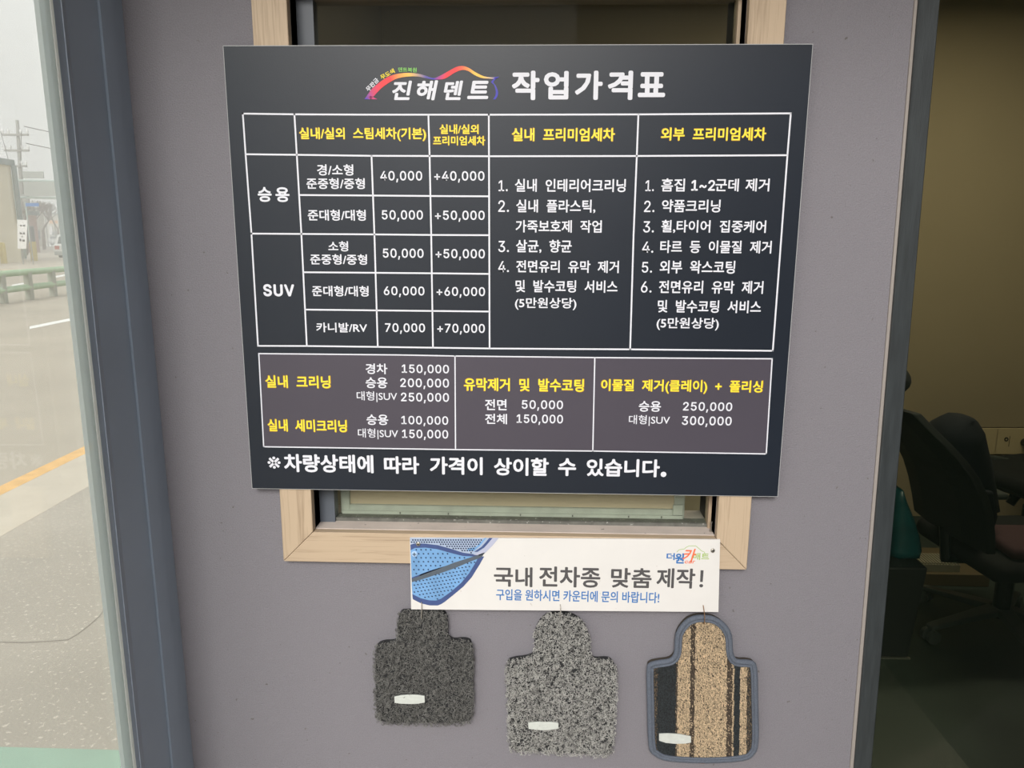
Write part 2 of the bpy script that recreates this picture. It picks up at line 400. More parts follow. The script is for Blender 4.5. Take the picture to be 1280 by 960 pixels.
# small nail standing on the sill
nb = on_y(889, 661.5, 0.02)
n = MB(); n.tube([(nb.x, 0.02, oB + 0.001), (nb.x, 0.02, oB + 0.024)], 0.0012, 8); n.tube([(nb.x, 0.02, oB + 0.024), (nb.x, 0.02, oB + 0.0255)], 0.003, 10); n.tube([(nb.x, 0.02, oB + 0.001), (nb.x, 0.02, oB + 0.004)], 0.004, 10)
tag(n.build('nail', M['steel'], smooth=False), 'small steel nail standing upright at the right end of the dusty sill', 'nail')

# ================================================================== left glazed side frame (window_2)
PN = (Lt - Lb).cross(Vector((0, 1, 0))).normalized()
def side(px, py): return on_plane(px, py, Lb, PN)
lines = {'a': ((149.6, 0), (240.5, 960)), 'm1': ((136, 0), (229, 960)), 'm2': ((121, 0), (214, 960)), 'b': ((81, 0), (181.5, 960)), 'c': ((70, 0), (171, 960)),
         'd': ((60, 0), (166, 960)), 'e': ((57, 0), (163, 960)), 'f': ((44, 0), (153, 960))}
LN = {}
for k, (p, q) in lines.items():
    a, b = side(*p), side(*q); LN[k] = (a, b)
def LP(k, z, off=0.0):
    a, b = LN[k]; p = at_z(a, b, z); return Vector((p.x + off, p.y, z))
M['gasket'] = glass_mat('milky_seal', (0.9, 0.9, 0.9), 0.2, film=0.95, film_col=(0.93, 0.93, 0.90))
M['stile'] = glass_mat('frosted_edge', (0.75, 0.80, 0.80), 0.2, film=0.72, film_col=(0.66, 0.70, 0.69))
w2 = empty('window_2', (Lb.x, -0.3, 0), 'glazed side screen with an anthracite frame left of the grey wall', kind='structure')
def strip(name, k0, k1, o0, o1, m, thick=0.05, z0=0.0, z1=ZT, bev=0.0):
    p = []
    for z in (z0, z1):
        p += [LP(k0, z, o0), LP(k1, z, o1), LP(k1, z, -thick), LP(k0, z, -thick)]
    return MB().hexa(p).build(name, m, w2, bevel=bev, bseg=1)
strip('post', 'a', 'm1', 0.004, 0.004, M['frame'], thick=0.02)
strip('post_rib', 'm1', 'm2', 0.0055, 0.0055, M['frame'], thick=0.02)
strip('post', 'm2', 'b', 0.000, 0.000, M['frame'], thick=0.02)
strip('glazing_bead', 'b', 'c', 0.0, 0.010, M['frame2'], thick=0.012)
strip('glazing_bead', 'c', 'd', 0.008, 0.006, M['frame'], thick=0.008)
strip('gasket', 'd', 'e', 0.0085, 0.0085, M['gasket'], thick=0.003)
strip('glass_stile', 'e', 'f', 0.006, 0.006, M['stile'], thick=0.003)
M['glass_side'] = glass_mat('dusty_side_glass', (0.96, 0.98, 0.97), 0.10, film=0.13, film_col=(0.96, 0.90, 0.81))
yf = lambda z: LP('f', z).y
b = MB(); p = []
for z in (0.02, ZT): p += [LP('f', z, -0.004) + Vector((0, 0.004, 0)), LP('f', z, -0.004) + Vector((0, -0.95, 0)), LP('f', z, -0.006) + Vector((0, -0.95, 0)), LP('f', z, -0.006) + Vector((0, 0.004, 0))]
b.hexa(p).build('pane', M['glass_side'], w2)

# ================================================================== right post and office glazing (window_3)
w3 = empty('window_3', (Rb.x, 0, 0), 'glazed office front with a dark metal post right of the grey wall', kind='structure')
def rl(p, q, Y): return on_y(*p, Y), on_y(*q, Y)
def rstrip(name, e0, e1, y0, y1, m, bev=0.0):
    p = []
    for z in (0, ZT): 
        A = at_z(*e0, z).x if not callable(e0) else e0(z); B = at_z(*e1, z).x if not callable(e1) else e1(z)
        p += [(A, y0, z), (B, y0, z), (B, y1, z), (A, y1, z)]
    return MB().hexa(p).build(name, m, w3, bevel=bev, bseg=1)
t0 = rl((1143.5, 0), (1062.5, 960), -0.004); t1 = rl((1149.5, 0), (1068.5, 960), -0.004)
rstrip('caulk_strip', t0, t1, -0.004, 0.0, M['trim'])
p0 = rl((1149.5, 0), (1068.5, 960), -0.012); p1 = rl((1175.5, 0), (1089.5, 960), -0.012)
rstrip('post', p0, p1, -0.012, 0.10, M['post'], 0.002)
M['glass_right'] = glass_mat('tinted_office_glass', (0.78, 0.79, 0.73), 0.22, film=0.004, film_col=(0.3, 0.6, 0.4))
e = rl((1174, 0), (1088, 960), -0.012)
p = []
for z in (0, ZT): p += [(at_z(*e, z).x, 0.04, z), (1.5, 0.04, z), (1.5, 0.046, z), (at_z(*e, z).x, 0.046, z)]
MB().hexa(p).build('pane', M['glass_right'], w3)
MB().box(1.5, 3.7, -0.01, 0.1, 0, ZT).build('blank_panel', M['post'], w3)

# ================================================================== office interior shell
YR = on_y(1250, 545, 2.45).y
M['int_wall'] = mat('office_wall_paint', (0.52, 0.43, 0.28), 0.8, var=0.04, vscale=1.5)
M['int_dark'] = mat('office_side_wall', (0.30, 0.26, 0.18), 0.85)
M['int_floor'] = mat('office_floor', (0.032, 0.046, 0.035), 0.7, var=0.15, vscale=5, bump=0.2, bscale=60, speck=(30, (0.12, 0.12, 0.10), 0.78))
def struct(name, mb, m, label=None, **k): return tag(mb.build(name, m, **k), label, kind='structure')
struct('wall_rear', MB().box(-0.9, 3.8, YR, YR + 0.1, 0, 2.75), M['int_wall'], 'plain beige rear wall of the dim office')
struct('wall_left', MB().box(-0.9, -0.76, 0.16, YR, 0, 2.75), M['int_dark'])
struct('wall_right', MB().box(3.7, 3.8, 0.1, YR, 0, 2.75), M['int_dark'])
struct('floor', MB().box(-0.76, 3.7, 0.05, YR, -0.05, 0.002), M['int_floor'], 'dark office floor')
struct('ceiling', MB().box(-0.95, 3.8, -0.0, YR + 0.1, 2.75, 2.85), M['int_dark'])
M['shade_canopy'] = mat('shade_canopy_soffit', (0.42, 0.40, 0.38), 0.8)
struct('shade_canopy', MB().box(-1.0, 2.2, -1.2, -0.0, 2.75, 2.9), M['shade_canopy'], 'unseen soffit over the shop entrance, sized to shade the wall')  # out of view, depth set by how it shades the wall
# unseen blocks added to dim light from behind and from the right
struct('shade_facade', MB().box(0.55, 12, -9, -8.6, 0, 5.5), M['post'])  # out of view, added to dim reflections and light from behind
M['shade_wall_paint'] = mat('mid_grey_paint', (0.13, 0.13, 0.135), 0.7)
struct('shade_wall_right', MB().box(1.36, 1.5, -4.0, -0.02, 0, 3.6), M['shade_wall_paint'])  # out of view, added to keep light from the right off the wall

lf = empty('office_fill_lamp', (1.9, 1.2, 2.74), 'added unseen ceiling lamp brightening the dim office', 'lamp')  # unseen lamp, added only to lift the office brightness
M['lamp_white'] = mat('fill_lamp_housing', (0.7, 0.7, 0.68), 0.5)
MB().box(1.3, 2.5, 1.1, 1.3, 2.70, 2.7495).build('housing', M['lamp_white'], lf)
ld = bpy.data.lights.new('office_fill_light', 'AREA'); ld.shape = 'RECTANGLE'; ld.size = 1.1; ld.size_y = 0.16; ld.energy = 21; ld.color = (1, 0.9, 0.72)
lo = bpy.data.objects.new('office_fill_light', ld); COL.objects.link(lo); lo.parent = lf; lo.location = (0, 0, -0.045)

# ================================================================== PRICE BOARD
bx0, bx1 = -0.6, 0.6; bz = 1.457; bh = 0.9555
board = empty('price_board', (0, YC, bz - bh / 2), 'large charcoal price list board with white table and yellow headings fixed over the window', 'sign')
MB().box(bx0, bx1, YB + 0.0004, YC - 0.0003, bz - bh / 2, bz + bh / 2).build('backing_sheet', M['board_core'], board)
MB().box(bx0 + 0.0012, bx1 - 0.0012, YB, YB + 0.0006, bz - bh / 2 + 0.0012, bz + bh / 2 - 0.0014).build('print_face', M['board_face'], board)
Y1, Y2, Y3 = YB - 0.0003, YB - 0.0006, YB - 0.0009
# grey panel of the lower table
MB().add(flatpoly([(323.5, 442), (500, 443.7), (743.5, 447), (965.2, 448.5), (957.8, 567.4), (741, 563.8), (569.4, 562), (329.6, 558.4)], Y1), [tuple(range(8))]).build('lower_table_panel', M['panel_grey'], board)
def rule(pts, w, dark=False):
    """a printed line through picture points, w pixels wide"""
    P = [on_y(a, b, Y2) for a, b in pts]; hw = w / 2 * (1.6 / F); vs = []; fs = []
    for i, q in enumerate(P):
        d = (P[min(i + 1, len(P) - 1)] - P[max(i - 1, 0)]).normalized(); nn = Vector((d.z, 0, -d.x)) * hw
        e_ = d * hw * (-1 if i == 0 else 1 if i == len(P) - 1 else 0)
        vs += [q + nn + e_, q - nn + e_]
    for i in range(len(P) - 1): fs.append((2 * i, 2 * i + 1, 2 * i + 3, 2 * i + 2))
    MB().add(vs, fs).build('table_line', M['white_ink'], board)
rw = 2.0
for pts in ([(303.5, 142), (368, 142.9), (450, 143.3), (611, 143.4), (798, 143), (988.5, 141.7)],
            [(307, 192.8), (371, 193.5), (464, 194.8), (537, 195), (611, 195.3), (796, 195), (984, 194)],
            [(375, 243.8), (466, 244.4), (537, 245), (611.3, 245.4)],
            [(314.3, 292), (376.5, 292.4), (468, 293), (539, 293.7), (611.5, 294)],
            [(380, 340.3), (470, 341), (540, 341.6), (611.8, 342.4)],
            [(382, 387), (471.5, 388), (541, 388.7), (612, 389.4)],
            [(322.5, 432.3), (383.5, 432.5), (472.2, 433.6), (541, 434.6), (612, 435.6), (787.7, 436.7), (966, 438.5)],
            [(303.5, 142), (307, 193), (314.3, 292), (322.5, 432.3)],
            [(368, 142.9), (371, 193.5), (376.7, 292.5), (383.5, 432.5)],
            [(464.4, 194.8), (468, 293), (472.2, 433.6)],
            [(535.5, 143.4), (537, 195), (539, 293.6), (541.2, 434.6)],
            [(611, 143.4), (611.4, 245), (612, 435.6)],
            [(798, 143), (796, 195), (792, 293), (787.7, 436.7)],
            [(988.5, 141.7), (984.3, 194), (973.4, 340), (966, 438.5)]): rule(pts, rw)
for pts in ([(323.5, 442), (500, 443.7), (568.7, 445), (743.5, 447), (965.2, 448.5)], [(329.6, 558.4), (569.4, 562), (741, 563.8), (957.8, 567.4)],
            [(323.5, 442), (329.6, 558.4)], [(965.2, 448.5), (957.8, 567.4)], [(568.7, 445), (569.4, 562)], [(743.5, 447), (741, 563.8)]): rule(pts, 1.6)
# title and logo
lettering([('작', 641, 89.7, 673, 123.8), ('업', 681, 90, 709.4, 123), ('가', 720, 89.7, 752, 123.6), ('격', 761, 89.7, 789.7, 123.6), ('표', 799, 91.6, 830.5, 120)], M['white_ink'], board, Y2, 'large white title lettering', bold=0.042)
lettering([('진', 491, 101.7, 514.4, 124.2), ('해', 521.9, 101.3, 546.9, 124.4), ('덴', 555.5, 101.7, 578.1, 124.2), ('트', 584.8, 102, 609.7, 122.8)], M['white_ink'], board, Y3, 'white slanted shop name lettering', bold=0.042, shear=0.18)
def rot_text(t, cx, cy, w, h, ang, m, label):
    lettering((t, cx - w / 2, cy - h / 2, cx + w / 2, cy + h / 2), m, board, Y3, label, bold=0.03, rot=ang)
rot_text('무판금', 465.3, 105.8, 18.5, 6.2, 0.76, M['white_ink'], 'tiny white arched lettering')
rot_text('무도색', 484.4, 92.6, 18.5, 6.0, 0.47, M['yellow_ink'], 'tiny yellow arched lettering')
rot_text('덴트복원', 509.4, 87.3, 22.8, 5.6, -0.02, M['green_ink'], 'tiny green arched lettering')
def swoosh(rows, name, label):
    """rows: (px,py upper),(px,py lower),colour"""
    n = len(rows); up = smoothloop([(r[0][0], r[0][1], 0) for r in rows], 5, False); lo = smoothloop([(r[1][0], r[1][1], 0) for r in rows], 5, False)
    cols = []
    for i in range(n - 1):
        for j in range(5):
            t = j / 5; cols.append(tuple(rows[i][2][k] * (1 - t) + rows[i + 1][2][k] * t for k in range(3)))
    cols.append(rows[-1][2]); mb = MB()
    vs = []; 
    for a, b_, c_ in zip(up, lo, cols): mb.add([on_y(a.x, a.y, Y2), on_y(b_.x, b_.y, Y2)], [], c_)
    mb.f = [(2 * i, 2 * i + 1, 2 * i + 3, 2 * i + 2) for i in range(len(up) - 1)]
    mb.build(name, M['swoosh'], board, attr='ink')['label'] = label
BL, RD, OR, YE, PU, GR = (0.035, 0.03, 0.42), (0.85, 0.03, 0.04), (0.90, 0.30, 0.06), (0.95, 0.55, 0.08), (0.30, 0.05, 0.30), (0.45, 0.30, 0.25)
def px2(u, v): return (440 + u / 6.4, 70 + v / 6.4)
swoosh([(px2(100, 345), px2(125, 346), BL), (px2(128, 305), px2(150, 345), PU), (px2(160, 262), px2(178, 318), (0.6, 0.04, 0.14)), (px2(235, 200), px2(235, 258), RD), (px2(300, 162), px2(310, 205), RD), (px2(370, 142), px2(375, 176), OR),
        (px2(450, 135), px2(455, 164), YE), (px2(530, 142), px2(530, 165), GR), (px2(590, 158), px2(590, 178), (0.10, 0.08, 0.35)), (px2(650, 176), px2(650, 188), BL),
        (px2(700, 160), px2(690, 188), (0.40, 0.04, 0.25)), (px2(765, 125), px2(745, 180), RD), (px2(830, 90), px2(825, 132), RD), (px2(880, 80), px2(880, 112), (0.9, 0.12, 0.05)), (px2(930, 93), px2(930, 120), OR),
        (px2(985, 128), px2(980, 152), YE), (px2(1050, 160), px2(1040, 176), YE), (px2(1110, 170), px2(1110, 182), (0.6, 0.45, 0.35)), (px2(1145, 168), px2(1140, 186), BL), (px2(1178, 165), px2(1150, 188), BL)], 'logo_car_line', 'rainbow car outline')
swoosh([(px2(150, 318), px2(128, 332), (0.7, 0.03, 0.12)), (px2(172, 330), px2(150, 345), (0.6, 0.04, 0.15)), (px2(203, 346), px2(180, 346), (0.45, 0.04, 0.2))], 'logo_car_bumper', 'red foot of the car outline')
swoosh([(px2(1176, 168), px2(1150, 172), BL), (px2(1132, 205), px2(1113, 207), BL), (px2(1152, 240), px2(1136, 232), (0.06, 0.05, 0.4)), (px2(1168, 285), px2(1150, 280), BL), (px2(1165, 318), px2(1146, 318), BL), (px2(1148, 347), px2(1128, 346), BL)], 'logo_car_tail', 'blue tail of the car outline')
YI, WI, OU = M['yellow_ink'], M['white_ink'], M['orange_ink']
for it in [('실내/실외 스팀세차(기본)', 374.7, 160, 532, 175.8), ('실내/실외', 550, 156, 597.7, 167), ('프리미엄세차', 541.9, 170.5, 606, 181.2),
           ('실내 프리미엄세차', 640.6, 160.6, 768, 176), ('외부 프리미엄세차', 827, 160, 957, 175.2),
           ('실내 크리닝', 332.4, 470, 412.5, 484.5), ('실내 세미크리닝', 335.3, 525, 433, 539.2),
           ('유막제거 및 발수코팅', 580.6, 473.6, 729.4, 488.6), ('이물질 제거(클레이) + 폴리싱', 751.9, 475.4, 952.9, 491.5)]:
    lettering(it, YI, board, Y3, 'yellow heading lettering', bold=0.024, outline=OU)
for it in [('승', 322.7, 234.4, 339, 251.8), ('용', 344.8, 234.6, 361.3, 252)]: pass
lettering([('승', 322.7, 234.4, 339, 251.8), ('용', 344.8, 234.6, 361.3, 252)], WI, board, Y3, bold=0.035)
lettering(('SUV', 329.7, 356, 367.2, 369.8), WI, board, Y3, bold=0.035, space=1.1)
for it in [('경/소형', 396.6, 205.6, 441.4, 219.2), ('준중형/중형', 383.3, 222.8, 455.8, 236), ('준대형/대형', 385, 262.3, 457, 275.6), ('소형', 410.6, 301.7, 435, 314),
           ('준중형/중형', 388, 318, 458.6, 330.6), ('준대형/대형', 390.2, 357.5, 460.5, 370.3), ('카니발/RV', 395.6, 403.6, 458.6, 415.3),
           ('경차', 457.3, 454.7, 484, 467.4), ('승용', 457.3, 472, 484, 485), ('승용', 458.4, 518.4, 485, 531),
           ('전면', 606.6, 499.3, 633, 512.4), ('전체', 606.6, 517.5, 633.5, 529.9), ('승용', 798.8, 501.6, 826, 514.4)]:
    lettering(it, WI, board, Y3, bold=0.024)
for it in [('대형|SUV', 446, 489.3, 496.3, 502.5), ('대형|SUV', 447.5, 535.8, 497.5, 549), ('대형|SUV', 786.2, 519, 837.2, 532.2)]:
    lettering(it, WI, board, Y3, bold=0.010)
for it in [('40,000', 475.6, 214, 527.5, 227.8), ('+40,000', 543, 214.2, 605.3, 228), ('50,000', 477.5, 263, 528.4, 276.6), ('+50,000', 544, 263.5, 605.6, 277),
           ('50,000', 478.8, 311, 529.2, 324.4), ('+50,000', 544.8, 311.6, 605.8, 325), ('60,000', 480, 358.3, 530.3, 371.2), ('+60,000', 546, 359, 606, 372),
           ('70,000', 481.6, 404.4, 531, 417.2), ('+70,000', 546.9, 405, 605.8, 418),
           ('150,000', 502.4, 456, 561, 468.4), ('200,000', 500.6, 473.4, 561, 486.2), ('250,000', 501.5, 491.3, 561, 504), ('100,000', 501.9, 520.3, 560, 532.6), ('150,000', 502.8, 537.4, 560, 549.8),
           ('50,000', 652.5, 500.6, 703.5, 513.3), ('150,000', 646, 518.4, 703.5, 531), ('250,000', 854, 503, 915, 515.6), ('300,000', 852.6, 520.7, 914.3, 533.6)]:
    lettering(it, WI, board, Y3, bold=0.016, space=1.06)
for num, it in [(('1.', 623.3, 225.6, 634.5, 238.9), ('실내 인테리어크리닝', 644, 224, 781.9, 239.7)), (('2.', 623, 250.6, 636, 264.8), ('실내 플라스틱,', 645.6, 249.8, 744, 266)),
                (None, ('가죽보호제 작업', 644.8, 275.5, 751.9, 290.5)), (('3.', 623, 301.3, 636, 315), ('살균, 향균', 645.3, 300, 714.4, 316)),
                (('4.', 623, 326.6, 636, 340), ('전면유리 유막 제거', 645.6, 325.9, 773.3, 340.7)), (None, ('및 발수코팅 서비스', 644.7, 350.6, 771.7, 365.4)), (None, ('(5만원상당)', 644, 372.3, 720.3, 387.2)),
                (('1.', 807, 225.6, 817.3, 238.9), [('흠집', 826.9, 223.3, 855.8, 239), ('1~2', 864.6, 225.4, 893.4, 238), ('군데', 894.6, 223.6, 923.2, 239), ('제거', 932.2, 223.4, 961.6, 239)]), (('2.', 805.3, 251, 818, 265), ('약품크리닝', 827.7, 249.8, 900.3, 265.2)),
                (('3.', 804.2, 276.7, 817.3, 290.5), ('휠,타이어 집중케어', 826.9, 275.4, 957.3, 291.2)), (('4.', 803, 302.2, 816.6, 315.8), ('타르 등 이물질 제거', 825.6, 301, 964.2, 316.3)),
                (('5.', 802.5, 327.6, 815, 340.7), ('외부 왁스코팅', 825, 326, 918.6, 341.7)), (('6.', 801.4, 352, 814.4, 365.6), ('전면유리 유막 제거', 824, 351.2, 953.8, 366.7)),
                (None, ('및 발수코팅 서비스', 822.5, 375.6, 951, 390.8)), (None, ('(5만원상당)', 821, 397.3, 898.3, 412.6))]:
    if num: lettering(num, WI, board, Y3, bold=0.008)
    lettering(it, WI, board, Y3, bold=0.022)
lettering([('차량상태에', 355.7, 568.8, 466, 590), ('따라', 480.7, 571.2, 523.3, 591.7), ('가격이', 538, 571.8, 602.6, 592.7), ('상이할', 618.2, 572.8, 685.2, 594),
           ('수', 698.4, 573.6, 719.4, 594.3), ('있습니다', 734, 574.5, 824, 595.3), ('.', 827.2, 591, 831.6, 595)], WI, board, Y3, 'large white footnote lettering', bold=0.036)

lettering(('※', 334.7, 571, 350.5, 585.6), WI, board, Y3, bold=0.008)

# ================================================================== WHITE BANNER SIGN
YN = YC - 0.004
bc = [(512.4, 672), (900.2, 674.4), (898, 765), (513.9, 761.7)]
ban = empty('banner_sign', on_y(706, 765, YC), 'white oblong sign with grey and blue lettering screwed below the window, mats hanging from it', 'sign')
pl = flatpoly(bc, YN)
MB().prism(pl, (0, 0.0036, 0)).build('sheet', M['white_plastic'], ban)
A1, A2, A3, A4, A5 = [YN - 0.00025 * i for i in range(1, 6)]
def printpoly(name, pts, Y, m, sm=0):
    if sm: pts = [(p.x, p.y) for p in smoothloop([(a, b, 0) for a, b in pts], sm, True)]
    me = MB().add(flatpoly(pts, Y), [tuple(range(len(pts)))]); o = me.build(name, m, ban)
    bm = bmesh.new(); bm.from_mesh(o.data); bmesh.ops.triangulate(bm, faces=bm.faces); bm.to_mesh(o.data); bm.free(); return o
def c6(u, v): return (505 + u / 9.48, 665 + v / 9.48)
outer = [c6(*p) for p in [(90, 600), (100, 770), (105, 797), (200, 845), (300, 870), (400, 871), (440, 855), (480, 830), (580, 750), (700, 650), (800, 540), (900, 380), (950, 290), (880, 290), (800, 300), (600, 360), (400, 430), (200, 500)]]
upper = [c6(*p) for p in [(75, 150), (130, 135), (250, 138), (400, 155), (560, 200), (700, 245), (860, 262), (930, 285), (850, 310), (650, 395), (400, 480), (200, 540), (90, 565)]]
printpoly('printed_mat_piping', outer, A1, M['p_pipe'])
inner = [c6(*p) for p in [(92, 590), (98, 735), (200, 785), (300, 810), (380, 812), (440, 790), (560, 705), (680, 600), (770, 490), (850, 360), (880, 300), (700, 370), (400, 470), (200, 550)]]
printpoly('printed_mat_underside', inner, A2, M['p_light'])
printpoly('printed_mat_band', upper, A1, M['p_pipe'])
flap = [c6(*p) for p in [(78, 215), (130, 190), (250, 185), (400, 205), (560, 250), (700, 285), (820, 290), (700, 330), (500, 400), (300, 460), (92, 540)]]
printpoly('printed_mat_flap', flap, A2, M['p_light'])
fold = [c6(*p) for p in [(90, 555), (200, 515), (400, 440), (600, 360), (800, 300), (960, 240), (920, 300), (800, 345), (600, 430), (400, 500), (200, 565), (92, 595)]]
printpoly('printed_mat_fold', fold, A3, M['p_fold'])
topm = [c6(*p) for p in [(70, 70), (1120, 72), (1050, 150), (980, 230), (900, 268), (820, 262), (700, 245), (560, 200), (400, 155), (250, 138), (130, 135), (76, 150)]]
printpoly('printed_mat_surface', topm, A2, M['p_top'])
edge = [c6(*p) for p in [(1050, 70), (1122, 72), (1050, 160), (960, 250), (900, 278), (820, 268), (880, 240), (950, 190), (1000, 130)]]
printpoly('printed_mat_edge', edge, A3, M['p_pipe2'])
printpoly('printed_mat_edge', [c6(*p) for p in [(1010, 70), (1050, 70), (1000, 130), (950, 185), (870, 235), (830, 235), (920, 175), (970, 120)]], A3, M['p_pipe'])
printpoly('printed_mat_edge', [c6(*p) for p in [(960, 70), (975, 70), (900, 165), (830, 225), (760, 225), (750, 195), (800, 185), (850, 180)]], A3, M['p_light'])
dots = MB()
def dot(cx, cy, rx, ry, Y, t=0.0):
    vs = []
    for k in range(6):
        a = 2 * math.pi * k / 6; u, w = rx * math.cos(a), ry * math.sin(a); vs.append(on_y(cx + u * math.cos(t) - w * math.sin(t), cy + u * math.sin(t) + w * math.cos(t), Y))
    dots.add(vs, [tuple(range(6))])
for poly, du, dv, rx, ry, sk in ((flap, 57, 47, 11, 9, 0.0), (inner, 42, 41, 12, 8, -0.25), (topm, 30, 25, 11, 10, 0.0)):
    r = 0; v = 70
    while v < 880:
        u = 60 + (du / 2 if r % 2 else 0)
        while u < 1060:
            q = c6(u, v + sk * (u - 300) * 0.6)
            if inside(q[0], q[1], poly) and (poly is not topm or u < 940 - (v - 70) * 0.7) and not (poly is not topm and inside(q[0], q[1], fold)):
                if all(inside(q[0] + a_, q[1] + b_, poly) for a_, b_ in ((1.2, 0), (-1.2, 0), (0, 1.3), (0, -1.3))): dot(q[0], q[1], rx / 9.48, ry / 9.48, A4, 0.4)
            u += du
        v += dv; r += 1
dots.build('printed_mat_holes', M['p_dot'], ban, kind='stuff')
lettering([('국내', 617.9, 709.4, 665, 733), ('전차종', 674.6, 709, 749.8, 733.6), ('맞춤', 764.3, 710.6, 813.9, 734.4), ('제작', 821.3, 711, 868.4, 734.8)], M['grey_ink'], ban, A1, 'large dark grey lettering', bold=0.026)
lettering(('!', 874.8, 713, 879.2, 734), M['grey_ink'], ban, A1, bold=0.006)
lettering(('구입을 원하시면 카운터에 문의 바랍니다!', 620.4, 738.4, 824, 752), M['blue_ink'], ban, A1, 'small blue lettering', bold=0.018)
lettering([('더', 833.5, 691.6, 843.2, 699.8), ('원', 844.3, 692, 854.6, 704)], M['blue_ink'], ban, A1, 'blue logo lettering', bold=0.04)
lettering(('카', 853.6, 686.2, 870, 701.8), M['logo_orange'], ban, A2, 'orange logo lettering', bold=0.02, shear=0.25)
lettering(('car', 856, 701, 868.8, 704.2), M['logo_orange'], ban, A2, 'tiny orange logo lettering', bold=0.02, shear=0.2)
lettering(('매트', 866.6, 691.4, 886.4, 699.8), M['logo_green'], ban, A1, 'green logo lettering', bold=0.02)
cpts = [(846, 690), (849, 687.2), (855.4, 686.2), (858, 684), (861, 682.5), (869.5, 682.3), (873, 685), (876.8, 688.6), (880.5, 690), (881.5, 694)]
P = [on_y(a, b_, A1) for a, b_ in cpts]; vs = []
for i, q in enumerate(P):
    d = (P[min(i + 1, len(P) - 1)] - P[max(i - 1, 0)]).normalized(); nn = Vector((d.z, 0, -d.x)) * 0.0006; vs += [q + nn, q - nn]
MB().add(vs, [(2 * i, 2 * i + 1, 2 * i + 3, 2 * i + 2) for i in range(len(P) - 1)]).build('logo_car_line', M['logo_green'], ban)
def screw(px, py, r, m, washer=None):
    c = on_y(px, py, YN)
    b = MB()
    b.tube([(c.x, YN - 0.0001, c.z), (c.x, YN - 0.0022, c.z), (c.x, YN - 0.0030, c.z)], [r, r * 0.95, r * 0.5], 14)
    o = b.build('screw', m, ban, smooth=False)
    MB().box(c.x - r * 0.6, c.x + r * 0.6, YN - 0.0034, YN - 0.0029, c.z - r * 0.12, c.z + r * 0.12).box(c.x - r * 0.12, c.x + r * 0.12, YN - 0.0034, YN - 0.0029, c.z - r * 0.6, c.z + r * 0.6).build('slot', M['screw_dark'], o)
    return o
screw(522.8, 679.8, 0.0052, M['steel'])
screw(890.8, 688, 0.0050, M['steel'])
M['blue_cap'] = mat('pale_blue_cap', srgb(165, 195, 232), 0.4)
screw(518.2, 692.2, 0.0074, M['blue_cap'])['label'] = 'pale blue plastic screw cap'

# ================================================================== THE THREE SAMPLE MATS
def plane_poly(pts, Y): return [(q.x, q.z) for q in (on_y(a, b_, Y) for a, b_ in pts)]
def coil_mat(name, pts, label, m, colf, tagbox, ncoil, seed):
    random.seed(seed); Y = -0.026
    sp_ = [(p.x, p.y) for p in smoothloop([(a, b_, 0) for a, b_ in pts], 3, True)]
    poly = plane_poly(sp_, Y); xs_ = [p[0] for p in poly]; zs_ = [p[1] for p in poly]
    t = empty(name, ((min(xs_) + max(xs_)) / 2, -0.004, min(zs_)), label, 'car mat', 'sample car mats hanging below the white sign')
    cx, cz = (min(xs_) + max(xs_)) / 2, (min(zs_) + max(zs_)) / 2
    k = 0.975
    MB().prism([(cx + (x - cx) * k, -0.020, cz + (z - cz) * k) for x, z in poly], (0, 0.016, 0)).build('backing', M['mat_base'], t)
    mb = MB(); c = 0
    while c < ncoil:
        x, z = random.uniform(min(xs_), max(xs_)), random.uniform(min(zs_), max(zs_))
        if not inside(x, z, poly): continue
        c += 1; R_ = random.uniform(0.0018, 0.0040); a0 = random.uniform(0, 6.28); y = random.uniform(-0.0285, -0.016)
        tl = random.uniform(-1, 1); pts_ = []
        for i in range(5):
            a = a0 + i * 0.75; pts_.append((x + math.cos(a) * R_ * random.uniform(0.8, 1.2), y + math.sin(a + tl) * 0.0012 - 0.0005, z + math.sin(a) * R_))
        mb.tube(pts_, 0.00068, 3, colf(), caps=False)
    mb.build('coil_pile', m, t, attr='tone', kind='stuff', smooth=True)
    badge(t, tagbox, -0.0300); return t
def badge(t, tb, Y):
    P = flatpoly(tb, Y); o = MB().prism(P, (0, 0.0035, 0)).build('badge', M['tag'], t, bevel=0.0007)
    c = sum((Vector(p) for p in P), Vector()) / len(P); w = (max(p.x for p in P) - min(p.x for p in P))
    mb = MB()
    for s_ in (-1, 1): mb.tube([(c.x - w * 0.36, Y, c.z + s_ * 0.0), (c.x - w * 0.1, Y, c.z + s_ * 0.003), (c.x + w * 0.1, Y, c.z + s_ * 0.003), (c.x + w * 0.36, Y, c.z)], 0.0005, 5)
    mb.tube([(c.x + 0.006 * math.cos(a), Y, c.z + 0.004 * math.sin(a)) for a in [i * math.pi / 6 for i in range(12)]], 0.0005, 5, closed=True)
    mb.build('embossing', M['tag'], o)
m1 = [(499, 766.3), (510, 764.5), (540, 763.8), (552.2, 765), (558.7, 773.8), (559.3, 794.4), (566.2, 801.9), (582, 801.5), (590.6, 809.4), (592, 852.5), (590.6, 895.6), (581.2, 906), (525, 907), (481.9, 906), (469.7, 897.5), (467.2, 852.5), (467.2, 815), (474.4, 805.6), (490.3, 803.8), (495, 798), (496, 777.5)]
m2 = [(697.9, 767), (710, 767.8), (722, 773), (732.3, 783.5), (738, 799.6), (738.5, 819), (745, 826), (762, 826), (770, 834), (771.7, 847.7), (770, 900.4), (766.6, 939), (757.5, 947), (700.2, 944.6), (645.2, 941.7), (636.5, 935), (633.7, 900.4), (632, 838), (637.2, 827), (658, 823.5), (667, 816.8), (667.4, 793.8), (674, 777.5), (685, 769)]
